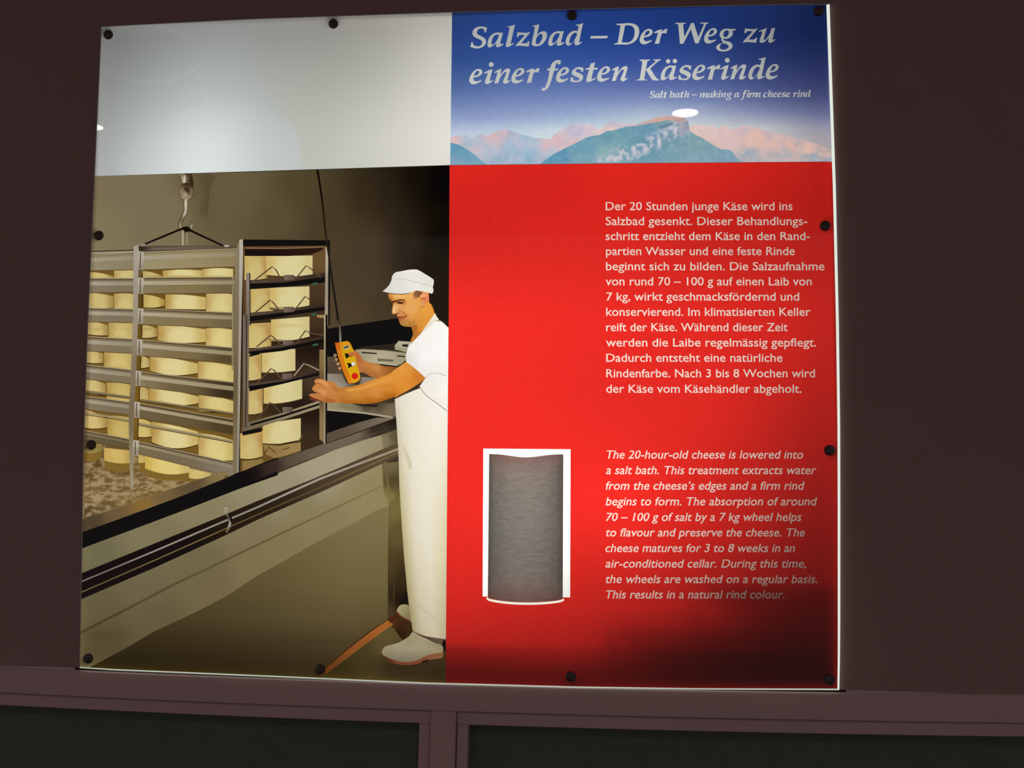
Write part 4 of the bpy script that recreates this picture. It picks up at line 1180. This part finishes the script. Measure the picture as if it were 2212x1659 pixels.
A('printed_tub_rim', V6(960, 1090, 1250, 990, 1420, 945, 1590, 948, 1420, 1010, 1200, 1090, 960, 1185), V6.g(1050, 1110, '5a4e42', 1350, 990, '6a5e50', 1520, 955, '7a6e60'))
A('printed_tub_rim', stroke(V6(960, 1182, 1250, 1080, 1590, 955), 1.5), '2a2018')
A(TB + '#end', V6(1462, 1105, 1612, 1050, 1622, 1190, 1478, 1245), V6.g(1490, 1160, '857a60', 1590, 1120, '5c5038'))
PI = 'printed_pipe'


PT = [(150, 1249), (176.6, 1238), (330, 1175.5), (470, 1118.5), (560, 1080.5), (668, 1038), (760, 999), (862, 955)]
PH_ = [(150, 1267), (176.6, 1256), (330, 1192), (470, 1132), (560, 1094), (691, 1034.5), (842, 977), (862, 969)]
PBR = [(150, 1290), (176.6, 1279), (330, 1212), (488.5, 1141.6), (560, 1110), (700, 1049), (862, 976)]
PBO = [(150, 1305), (176.6, 1294), (330, 1228), (488, 1156), (560, 1121), (700, 1060), (862, 985)]
A(PI, PT + PBO[::-1], V7.g(100, 900, '17120d', 700, 640, '17120d', 1300, 350, '1f1710') + V8.g(100, 300, '32271c', 500, 110, '4c3e2e', 900, -30, '5c4c38'))
A(PI, stroke(PH_, 2.6, 5.5, 2), V7.g(100, 840, '6f675e', 700, 580, '948c82', 1300, 300, '8c847a') + V8.g(300, 180, 'a59c90', 700, 20, 'a09482', 900, -50, '9a8c74'))
A(PI, stroke(PBR, 2.4, 3, 2), V7.g(100, 915, '6a5a3a', 900, 560, '7a6640', 1300, 380, '5c4a30') + V8.g(300, 260, '5a4a30', 800, 60, '75683f'))
A('printed_pipe_clamp', stroke(V7(1075, 335, 1095, 325, 1085, 350, 1110, 395, 1118, 430, 1105, 470, 1090, 500), 5.5), V7.g(1085, 330, 'aaa292', 1110, 400, '2a221a', 1115, 430, 'b0a898', 1090, 500, '5c4a38'))
A('printed_pipe_clamp', stroke(V7(1108, 360, 1125, 395, 1128, 425), 4), '14100c')

# clogs, trousers, apron
A('printed_trouser_leg', VS(600, 330, 640, 250, 720, 150, 800, 0, 840, 0, 850, 260, 740, 260), VS.g(780, 100, '171510', 700, 230, '1c1610', 640, 320, '2a1e14'))
A('printed_clog', smooth(VS(640, 335, 655, 280, 690, 235, 745, 214, 835, 222, 880, 330, 900, 520, 850, 500, 780, 462, 700, 405)), VS.g(700, 290, 'a09870', 780, 330, '8f8760', 850, 420, '7d7450'))
A('printed_clog', stroke(VS(645, 345, 700, 412, 790, 470, 890, 515), 3.2), '6a3a2a')
A('printed_clog#near', VS(1440, 845, 1515, 870, 1515, 1045, 1460, 1050), '17120f')
A('printed_clog#near', VS(1180, 790, 1480, 840, 1450, 930, 1330, 905), '5c4f3a')
A('printed_clog#near', smooth(VS(365, 1095, 420, 1130, 600, 1205, 800, 1240, 1000, 1212, 1150, 1140, 1300, 1085, 1465, 1062, 1452, 1170, 1330, 1190, 1225, 1208, 1200, 1222, 1100, 1248, 1000, 1280, 850, 1300, 700, 1292, 520, 1250, 420, 1180)), VS.g(450, 1170, '4a2c1e', 700, 1270, '80442f', 1000, 1250, '7a422c', 1350, 1140, '80563a'))
A('printed_clog#near', stroke(VS(1090, 1245, 1215, 1208), 3), '1c120c')
A('printed_clog#near', smooth(VS(372, 1090, 395, 1010, 450, 962, 560, 930, 700, 882, 850, 790, 925, 705, 1000, 742, 1100, 795, 1200, 835, 1280, 880, 1340, 908, 1450, 945, 1466, 1055, 1350, 1085, 1200, 1115, 1050, 1190, 900, 1238, 780, 1245, 600, 1212, 460, 1158)),
  VS.g(450, 1020, '9a9170', 600, 1000, 'a59d80', 900, 850, '98906f', 1000, 950, 'a39a7c', 700, 1150, 'a29a82', 950, 1100, 'aba184', 1300, 1000, '9c9274', 1430, 1000, '8f8464', 500, 1130, '8f8468'))
A('printed_clog#near', stroke(VS(400, 1120, 600, 1206, 800, 1240, 1000, 1210, 1200, 1112, 1460, 1064), 1.6), 'bcae8c')
AP = 'printed_apron'
apl = [(840, 854), (870, 855), (950, 858), (1000, 861), (1126, 866), (1210, 873), (1290, 880), (1380, 893)]
A(AP, V6(1585, 775, 1690, 725, 1830, 668, 1900, 700, 2080, 760, 2090, 1531) + V8(1345, 400, 1345, 1265, 1280, 1256, 1200, 1243, 1150, 1228, 1100, 1205, 1078, 1060, 1062, 930, 1040, 700, 1020, 420, 1005, 180, 1000, 0) + V6(1628, 1480, 1618, 1250, 1605, 1050, 1595, 900),
  grid_colour((0, .1, .28, .6, .85, 1), (
      (850, ('ddd6c4', 'e6e0d0', 'ece7da', 'f2eee4', 'f8f5ec', 'faf6ee')), (900, ('d2cab4', 'e2dcca', 'ebe6d8', 'f2eee2', 'f6f2e8', 'f6f2e8')), (1000, ('c9bf9e', 'ddd5bc', 'e9e3d0', 'f0eada', 'f2ebda', 'eee4cc')),
      (1100, ('bfb389', 'd0c6a4', 'e6dfcc', 'ece6d6', 'e8dfc6', 'e2d5b2')), (1200, ('b3a67c', 'c4b994', 'ddd5be', 'e6dfcc', 'dfd4b4', 'd8caa4')), (1290, ('a3966c', 'b5aa84', 'cfc6aa', 'd8d0ba', 'cfc4a4', 'c6b994')),
      (1375, ('968a66', 'a89e7c', 'bfb598', 'c6bca4', 'bdb292', 'b0a484'))),
      x_of=lambda x, y: (x - interp(apl, y)) / (966 - interp(apl, y))))
A(AP, stroke(V8(1100, 1208, 1200, 1246, 1335, 1266), 2), '6a4a48')
A(AP, smooth(V6(1655, 1180, 1700, 1260, 1745, 1380, 1720, 1420, 1690, 1320, 1660, 1240)), 'd3c9b0')
# shirt, strap, arms
PE = 'printed_person'
A('printed_shirt', VF(650, 1659, 700, 1540, 900, 1330, 1000, 1190, 1160, 1000, 1230, 1090, 1290, 1125, 1398, 1225, 1430, 1240) + V6(2095, 900, 2066, 885, 1985, 815, 1900, 760, 1850, 705, 1815, 655, 1868, 580, 1780, 500, 1690, 432, 1688, 385),
  V6.g(1740, 300, 'f6f4f2', 1850, 150, 'f8f6f3', 2000, 150, 'fbfaf8', 2030, 350, 'fdfcfb', 1850, 400, 'fbfafa', 1740, 440, 'e9e4e2', 1850, 540, 'eee9e6', 2000, 520, 'f6f3ee', 2040, 700, 'fbf8f2', 1900, 680, 'f2ede4', 1960, 780, 'f4efe6', 1700, 390, 'e2dcda'))
A('printed_shirt', stroke(V6(1870, 582, 1900, 548, 1960, 536, 2062, 560), 1.4, 1.8), 'cdc0b0')
A('printed_shirt', stroke(V6(1812, 655, 1850, 712, 1905, 765, 1985, 822, 2066, 885), 1.8), 'a8957c')
A(AP + '#strap', smooth(VF(1150, 968, 1190, 1030, 1225, 1082, 1160, 1112, 1050, 1220, 900, 1345, 780, 1470, 690, 1570, 665, 1620, 690, 1530, 760, 1450, 900, 1325, 1000, 1185, 1080, 1060)), VF.g(1170, 1040, 'f0ead8', 1000, 1230, 'eee4d0', 800, 1440, 'd8c8bc'))
A(AP + '#strap', VF(1222, 1082, 1265, 1106, 1205, 1112, 1160, 1120), 'b08a58')
A(PE, smooth(VH(1030, 402, 1080, 372, 1180, 353, 1240, 395, 1300, 482, 1355, 545, 1450, 578, 1600, 610, 1760, 655, 1990, 680, 2000, 780, 1800, 860, 1600, 890, 1480, 860, 1380, 800, 1300, 775, 1250, 782, 1236, 700, 1200, 590, 1150, 455, 1060, 465)),
  VH.g(1090, 410, 'b8683a', 1200, 400, 'c07038', 1260, 520, 'b9683a', 1250, 720, 'c47a44', 1400, 640, 'c98342', 1600, 730, 'ca8c4c', 1550, 830, 'a86a34', 1800, 720, 'a86430', 1930, 730, '8a5428', 1350, 740, 'a8683c'))
for x, y, rr, h in ((772, 440, 36, '8c7a66'), (798, 520, 31, 'b8825a'), (832, 608, 31, 'c08a60'), (868, 697, 31, 'c48c5c')):
    A(PE, VH(*[q for p in ellipse(x, y, rr, rr * 1.05, 0, 10) for q in p]), h)
A(PE, smooth(VH(330, 1210, 460, 1230, 500, 1330, 400, 1350, 280, 1330, 270, 1300)), '6a3424')
A(PE, V6(1690, 430, 1780, 500, 1868, 582, 1820, 625, 1700, 700, 1590, 760) + VH(1950, 1260, 1800, 1320, 1650, 1370, 1500, 1395, 1350, 1403, 1200, 1400, 950, 1390, 780, 1380, 650, 1390, 560, 1370, 450, 1320, 340, 1282, 248, 1232, 285, 1200, 350, 1200, 425, 1192, 345, 1150, 308, 1110, 340, 1050, 395, 1005, 362, 980, 360, 945, 400, 908, 480, 905, 560, 925, 620, 950, 720, 962, 780, 1010, 830, 1065, 880, 1082, 1000, 1072, 1100, 1062, 1300, 1010, 1500, 935, 1700, 865, 1850, 815, 1950, 730, 2060, 655),
  VH.g(420, 940, 'cf8a4c', 360, 1100, 'c9844a', 330, 1235, 'c07a4c', 520, 1000, 'c47c42', 600, 1150, 'cc8850', 560, 1300, 'b8743c', 720, 1080, 'c88446', 750, 1300, 'c27e44', 900, 1150, 'c07c34', 900, 1320, 'bc7434', 1150, 1120, 'cc8636', 1200, 1250, 'cf8e44', 1200, 1370, 'b06a24',
       1500, 1050, 'd68e38', 1550, 1200, 'd6904a', 1500, 1350, 'b4661c', 1800, 950, 'df943a', 1850, 1100, 'd88a34', 1850, 1240, 'b86a20', 2100, 750, 'e29a44', 2250, 950, 'dc8c34', 2450, 900, 'cc7c30', 2100, 1000, 'e09438'))
for pts, h in ((VH(880, 1330, 1100, 1345, 1400, 1355, 1650, 1310, 1850, 1230, 1950, 1200, 1950, 1262, 1700, 1352, 1500, 1392, 1200, 1398, 950, 1388), 'b0691f'), (VH(1000, 1120, 1300, 1060, 1600, 950, 1850, 870, 1900, 920, 1600, 1030, 1300, 1120, 1050, 1160), 'df9c48'),
               (VH(440, 930, 560, 950, 640, 1010, 620, 1060, 520, 1010, 450, 970), 'd8985a'), (VH(420, 1120, 520, 1110, 600, 1180, 560, 1240, 470, 1190), 'd49256'), (VH(560, 1290, 700, 1310, 800, 1350, 700, 1382, 600, 1375), 'ac6632'), (VH(700, 1010, 780, 1060, 850, 1110, 800, 1180, 730, 1100), 'b8743a')):
    A(PE, smooth(pts, 3), h)
for pts, h in ((VH(395, 1005, 450, 1000, 500, 1030), 'a05c2c'), (VH(425, 1192, 470, 1180, 500, 1200), 'a8622f'), (VH(1730, 1060, 1800, 1035, 1880, 1040), 'b06a24'), (VH(1200, 1250, 1260, 1290, 1330, 1310), 'b4702e'), (VH(620, 950, 640, 990, 700, 1010), 'b06c34')):
    A(PE, stroke(pts, 1.6, .6), h)
# remote control on its cable
RC = 'printed_remote_control'
A('printed_cable', stroke(V4(815, 40, 830, 130, 865, 350, 905, 720, 940, 960, 985, 1280, 1030, 1560), 4.2), V4.g(830, 150, '17130e', 905, 720, '2a231a', 950, 1050, '241d16', 1020, 1500, '17120e'))
A('printed_cable', stroke(V6(1052, 0, 1068, 80, 1082, 130, 1086, 250), 4.4), V6.g(1060, 30, '241c18', 1082, 120, '5a5048', 1086, 220, '8a8480'))
A(RC, VH(830, 470, 850, 470, 950, 760, 1060, 1000, 1035, 1002, 925, 780), '14100c')
A(RC, VH(768, 188, 865, 178, 905, 400, 1000, 690, 1080, 880, 1125, 992, 1045, 1002, 935, 770, 835, 470, 800, 330), VH.g(800, 230, 'c8601e', 850, 400, 'd67a1e', 940, 640, 'cf7a1a', 1030, 880, 'd2781e', 1080, 985, 'e08a22'))
A(RC, VH(862, 179, 1005, 153, 1060, 178, 1075, 200, 1145, 345, 1180, 480, 1205, 600, 1270, 840, 1275, 880, 1255, 935, 1195, 975, 1120, 998, 1080, 880, 1000, 690, 905, 400), VH.g(950, 200, 'd8941c', 1000, 350, 'd6a616', 1080, 540, 'd8a814', 1130, 740, 'd9a618', 1200, 930, 'dc9c1e', 900, 300, 'cf8a18'))
A(RC, VH(930, 265, 1035, 228, 1068, 290, 950, 322), 'a29c88')
A(RC, VH(948, 278, 1040, 248, 1048, 270, 955, 302), '1f1c18')
A(RC, VH(958, 318, 1062, 284, 1066, 292, 955, 326), 'd2cdbc')
A(RC, smooth(VH(965, 405, 1010, 400, 1055, 425, 1110, 455, 1085, 470, 1050, 462, 1020, 490, 990, 500, 980, 455)), '171210')
A(RC, smooth(VH(1012, 605, 1040, 590, 1080, 600, 1110, 640, 1100, 665, 1065, 670, 1060, 690, 1030, 690, 1035, 645)), '171210')
A(RC, VH(*[q for p in ellipse(1140, 612, 46, 48, 0, 14) for q in p]), '6a6058')
A(RC, VH(*[q for p in ellipse(1138, 612, 40, 42, 0, 14) for q in p]), VH.g(1130, 600, 'f4f2f0', 1165, 640, 'c4b8b8'))
A(RC, VH(*[q for p in ellipse(1166, 850, 64, 66, 0, 16) for q in p]), 'd4231a')
A(PE, smooth(VH(1032, 402, 1080, 375, 1150, 372, 1190, 400, 1150, 450, 1060, 452)), VH.g(1070, 415, 'b8703e', 1150, 410, 'c07238'))
# head
A(PE, VF(325, 600, 322, 640, 330, 690, 350, 730, 392, 762, 408, 790, 404, 840, 392, 900, 383, 945, 392, 975, 420, 990, 462, 995, 478, 1008, 490, 1030, 508, 1045, 500, 1062, 512, 1082, 512, 1105, 525, 1125, 532, 1155, 560, 1185, 610, 1202, 680, 1210, 730, 1210, 765, 1270,
              765, 1340, 745, 1400, 715, 1480, 740, 1500, 900, 1335, 1000, 1190, 1090, 1060, 1155, 975, 1110, 860, 1080, 780, 1060, 600, 820, 540, 500, 600),
  VF.g(350, 650, 'd08a40', 450, 660, 'e6a858', 650, 670, 'ebb064', 350, 720, 'bd7432', 430, 850, 'eab87c', 410, 950, 'd89450', 470, 960, 'e6ae70', 520, 860, 'dea060', 600, 830, 'd89a58', 700, 780, 'e8aa5c', 800, 760, 'e6a658', 700, 900, 'e8ae6a', 850, 900, 'e6a456',
       620, 950, 'dc9c58', 740, 1050, 'e0a052', 560, 1120, 'bc8448', 620, 1180, 'b89058', 720, 1180, 'b87a38', 800, 1150, 'd08c3c', 900, 1050, 'dc963c', 1000, 950, 'e8a046', 1080, 900, 'e69a38', 900, 1200, 'e0943a', 800, 1280, 'c87a2c', 775, 1350, 'a86a30', 950, 1150, 'e69a3e', 760, 1430, 'c0803c', 520, 1060, 'c06a3c'))
for pts, h in ((VF(405, 775, 470, 758, 560, 745, 640, 752, 650, 785, 590, 815, 520, 812, 450, 800, 425, 830), 'c98a48'), (VF(480, 770, 540, 762, 600, 770, 570, 798, 510, 800), 'a4622c'),
               (VF(330, 690, 360, 700, 400, 745, 395, 765, 352, 732), 'b06a2e'), (VF(412, 860, 440, 850, 452, 930, 430, 965, 410, 950), 'f0c08c'), (VF(505, 900, 540, 905, 560, 950, 520, 970, 500, 940), 'cc8a4c'),
               (VF(560, 930, 610, 950, 660, 1000, 650, 1040, 620, 1000, 580, 965), 'c88844'), (VF(640, 850, 740, 820, 800, 880, 740, 970, 650, 940), 'e5a760'), (VF(420, 640, 600, 645, 620, 680, 500, 690, 420, 680), 'eeb86e'),
               (VF(540, 1120, 640, 1150, 740, 1140, 800, 1090, 780, 1180, 700, 1205, 600, 1200, 550, 1175), 'b8823e'), (VF(740, 1215, 800, 1180, 850, 1200, 800, 1320, 770, 1400, 760, 1300), 'b06c2a'),
               (VF(880, 860, 940, 870, 900, 960, 830, 1060, 800, 1040, 850, 950), 'dd9a48')):
    A(PE, smooth(pts, 3), h)
for pts, w_, w2, h in ((VF(395, 770, 440, 754, 490, 740, 560, 728, 625, 742), 4.2, 2.2, '5a3018'), (VF(480, 768, 520, 780, 560, 784, 590, 772), 4.0, 3.0, '3e1c10'), (VF(585, 768, 640, 775), 1.4, .8, 'b07038'),
                       (VF(560, 830, 620, 845), 1.2, .8, 'c88a4a'), (VF(430, 994, 480, 978, 515, 966), 3.0, 1.6, '5a2c14'), (VF(498, 1040, 545, 1050, 600, 1036, 655, 1012), 2.2, 2.6, '7a3420'), (VF(512, 1072, 560, 1082, 620, 1062), 3.2, 1.2, 'bb6238'),
                       (VF(560, 935, 600, 960, 640, 1005), 1.4, 1.0, 'b87438'), (VF(530, 1108, 570, 1112), 1.8, .8, '9a5c30'), (VF(1085, 800, 1140, 920), 1.6, .8, 'c07828')):
    A(PE, stroke(pts, w_, w2), h)
A(PE, smooth(VF(770, 620, 800, 585, 830, 560, 900, 578, 940, 590, 900, 640, 860, 690, 785, 702, 775, 660)), VF.g(820, 600, '855a40', 800, 680, 'b4804a', 870, 620, '7a5038'))
A(PE, VF(1045, 610, 1115, 615, 1112, 700, 1105, 805, 1075, 800, 1055, 780), '221a17')
A(PE, smooth(VF(905, 640, 940, 600, 985, 588, 1030, 615, 1052, 680, 1045, 740, 1020, 780, 985, 810, 960, 855, 930, 860, 915, 800, 900, 740)), VF.g(960, 620, 'ee9a68', 1030, 680, 'e8865c', 940, 720, 'e48a50', 960, 800, 'e09a5c', 1020, 750, 'e07c50'))
for pts, h in ((VF(920, 670, 960, 650, 1000, 665), 'f4c49a'), (VF(910, 708, 950, 700, 985, 715, 970, 735), 'a85c38'), (VF(920, 765, 950, 775), 'f0bc88'), (VF(925, 850, 945, 860), '9a5c30')):
    A(PE, stroke(pts, 2.0, 1.4), h)
CP = 'printed_cap'
A(CP, VF(212, 578, 262, 540, 305, 500, 338, 462, 365, 410, 383, 360, 384, 325, 398, 290, 430, 248, 470, 228, 520, 220, 600, 206, 660, 192, 740, 184, 800, 182, 845, 188, 900, 215, 970, 258, 1060, 312, 1132, 362, 1138, 400, 1130, 460, 1118, 505, 1132, 545, 1128, 580, 1108, 618, 1050, 602,
              980, 585, 920, 572, 870, 565, 822, 556, 760, 582, 690, 606, 600, 622, 500, 622, 400, 612, 300, 598),
  VF.g(300, 560, 'dedad4', 500, 520, 'e4e1dc', 450, 280, 'e0dcd8', 700, 230, 'eae8e4', 700, 480, 'e9e7e0', 950, 330, 'e8e5de', 1050, 420, 'e4e0da', 1080, 560, 'eceae0', 800, 520, 'eeece6', 600, 590, 'dedbd2'))
A(CP, stroke(VF(388, 362, 500, 358, 620, 365, 760, 400, 900, 430, 1118, 492), 1.3), 'cdc6bc')
A(CP, stroke(VF(640, 230, 800, 215, 900, 250), 1.6, .8), 'f4f2f0')
A(CP, stroke(VF(1040, 430, 1070, 390, 1080, 350), 1.8, .8), 'd6d0c8')
A(CP, stroke(VF(215, 578, 300, 602, 400, 616, 520, 625, 610, 624, 700, 606), 1.4), '3c3428')
PHO = Ph.build(M_PHOTO, lambda k, m: SIGN if k == 'photo_print' else m['photo_print'])
tag(PHO['photo_print'], 'printed photograph of a dairy worker at a salt bath')


# ---- bare acrylic margin, housing, edge glow painted as emission
def margin(name, inner, outer, m=M_EDGE):
    a = [P(*p) for p in inner]
    c = [P(*p) for p in outer]
    n = len(a)
    vs = [(x, 0.0, z - PB) for x, z in a] + [(x, 0.0, z - PB) for x, z in c] + [(x, 0.006, z - PB) for x, z in c]
    fs = []
    for i in range(n - 1):
        fs.append((i, i + 1, n + i + 1, n + i))
        fs.append((n + i, n + i + 1, 2 * n + i + 1, 2 * n + i))
    return mesh_obj(name, vs, fs, m, SIGN)


OUT_R = [(1792, 8.5), (1794.3, 80), (1803.5, 349), (1805.3, 400), (1812, 700), (1814.8, 920), (1815.2, 1100), (1815, 1340), (1814.4, 1420), (1813, 1491)]
margin('panel_edge', RIGHT, OUT_R)
M_EDGE2 = emission('glowing_acrylic_lower_edge', (0.93, 1.0, 0.82), 0.5)  # lower edge glow put into the material, no lamp behind it
margin('panel_edge', BOTTOM, [(171.5, 1443), (250, 1448.3), (600, 1463), (920, 1477.3), (1020, 1479.8), (1235, 1485.8), (1500, 1489.6), (1813, 1491)], M_EDGE2)
margin('panel_edge', LEFT, [(218, 57), (215.7, 110), (203, 380), (189, 690), (181.7, 900), (178.7, 1000), (174.7, 1250), (171.5, 1443)], M_RAW)
margin('panel_edge', TOP, [(218, 57), (280, 53.4), (540, 40.2), (976.5, 25), (1236, 19), (1500, 12.6), (1720, 8), (1792, 8.5)], M_RAW)

bm = bmesh.new()
hx, h1 = 0.606, 1.0695 - 0.001
add_box(bm, -hx, hx, 0.20, 0.205, 0.0, h1)
add_box(bm, -hx - 0.004, -hx, 0.0125, 0.205, 0.0, h1)
add_box(bm, hx, hx + 0.004, 0.0125, 0.205, 0.0, h1)
add_box(bm, -hx, hx, 0.0125, 0.20, h1, h1 + 0.004)
add_box(bm, -hx, hx, 0.0125, 0.20, 0.001, 0.004)
for zb, xa_, xb_, yb in BAFFLES:  # added plates, hidden behind the sheet, that block the lamps
    add_box(bm, xa_, xb_, yb, 0.2, zb - PB - 0.002, zb - PB)
bm_obj('light_box_housing', bm, M_BOX, SIGN)

# ---- screw caps
prof = [(0.0, -0.0042), (0.0045, -0.0040), (0.0068, -0.0032), (0.0078, -0.0018), (0.0080, 0.0), (0.0080, 0.004)]
sv, sf = [], []
n = 20
for k in range(n):
    a = 2 * math.pi * k / n
    for rr, yy in prof[1:]:
        sv.append((rr * math.cos(a), yy, rr * math.sin(a)))
q = len(prof) - 1
sv.append((0, -0.0042, 0))
for k in range(n):
    k2 = (k + 1) % n
    sf.append((len(sv) - 1, k2 * q, k * q))
    for j in range(q - 1):
        sf.append((k * q + j, k2 * q + j, k2 * q + j + 1, k * q + j + 1))
s0 = None
for px, py in ((234.5, 75.5), (720.5, 52), (1235.5, 34), (1767.5, 24.5), (1782, 488), (1791.5, 972.5), (1793, 1468), (1233, 1461), (692, 1446), (191, 1422), (198, 961), (214, 509)):
    if s0 is None:
        s0 = mesh_obj('screw_cap', sv, sf, M_SCREW, SIGN, True)
        o = s0
    else:
        o = s0.copy()
        COL.objects.link(o)
        o.parent = SIGN
    x, z = P(px, py)
    o.location = (x, -0.0002, z - PB)

# ------------------------------------------------------------------ leaflet holder set into the red field
hx0, hz_ = P(1137.5, 1130)
HO = empty('leaflet_holder', (hx0, 0.0, ZT + P(1137.5, 1300)[1]))
tag(HO, 'bowed grey leaflet pocket with glowing white borders on the red panel', 'leaflet holder')
hb = HO.location


def hp(px, py, y=0.0):
    x, z = P(px, py)
    return (x - hb.x, y, ZT + z - hb.z)


mesh_obj('back_plate', [hp(*p) for p in HOLD], [(0, 1, 2, 3)], M_OPAL, HO)
M_GREY = sheet_material('grey_fibre_sheet', 0.16, 120, (0.45, 1, 2.2), const=(0.36, 0.345, 0.31), film=1.0, gloss=False)
nx, nz = 24, 12
vs, fs = [], []
xa, xb = hp(1057, 1000)[0], hp(1217, 1000)[0]
ztop, zbot = hp(1137, 984)[2], hp(1137, 1290)[2]
D = 0.046
for j in range(nz + 1):
    for i in range(nx + 1):
        t = i / nx
        y = -0.004 - D * math.sqrt(max(0.0, 1 - (2 * t - 1) ** 2)) * 0.75 - D * 0.25 * math.sin(math.pi * t)
        zt = ztop + 0.002 - 0.003 * math.sin(math.pi * t) + 0.0012 * math.sin(9 * t)
        vs.append((xa + (xb - xa) * t, y, zbot + (zt - zbot) * j / nz))
for j in range(nz):
    for i in range(nx):
        a = j * (nx + 1) + i
        fs.append((a, a + 1, a + nx + 2, a + nx + 1))
mesh_obj('curved_sheet', vs, fs, M_GREY, HO, True)
M_RIM = emission('glowing_acrylic_rim', (1.0, 0.98, 0.80), 0.85)  # rim glow is emission in place of light piped through the acrylic
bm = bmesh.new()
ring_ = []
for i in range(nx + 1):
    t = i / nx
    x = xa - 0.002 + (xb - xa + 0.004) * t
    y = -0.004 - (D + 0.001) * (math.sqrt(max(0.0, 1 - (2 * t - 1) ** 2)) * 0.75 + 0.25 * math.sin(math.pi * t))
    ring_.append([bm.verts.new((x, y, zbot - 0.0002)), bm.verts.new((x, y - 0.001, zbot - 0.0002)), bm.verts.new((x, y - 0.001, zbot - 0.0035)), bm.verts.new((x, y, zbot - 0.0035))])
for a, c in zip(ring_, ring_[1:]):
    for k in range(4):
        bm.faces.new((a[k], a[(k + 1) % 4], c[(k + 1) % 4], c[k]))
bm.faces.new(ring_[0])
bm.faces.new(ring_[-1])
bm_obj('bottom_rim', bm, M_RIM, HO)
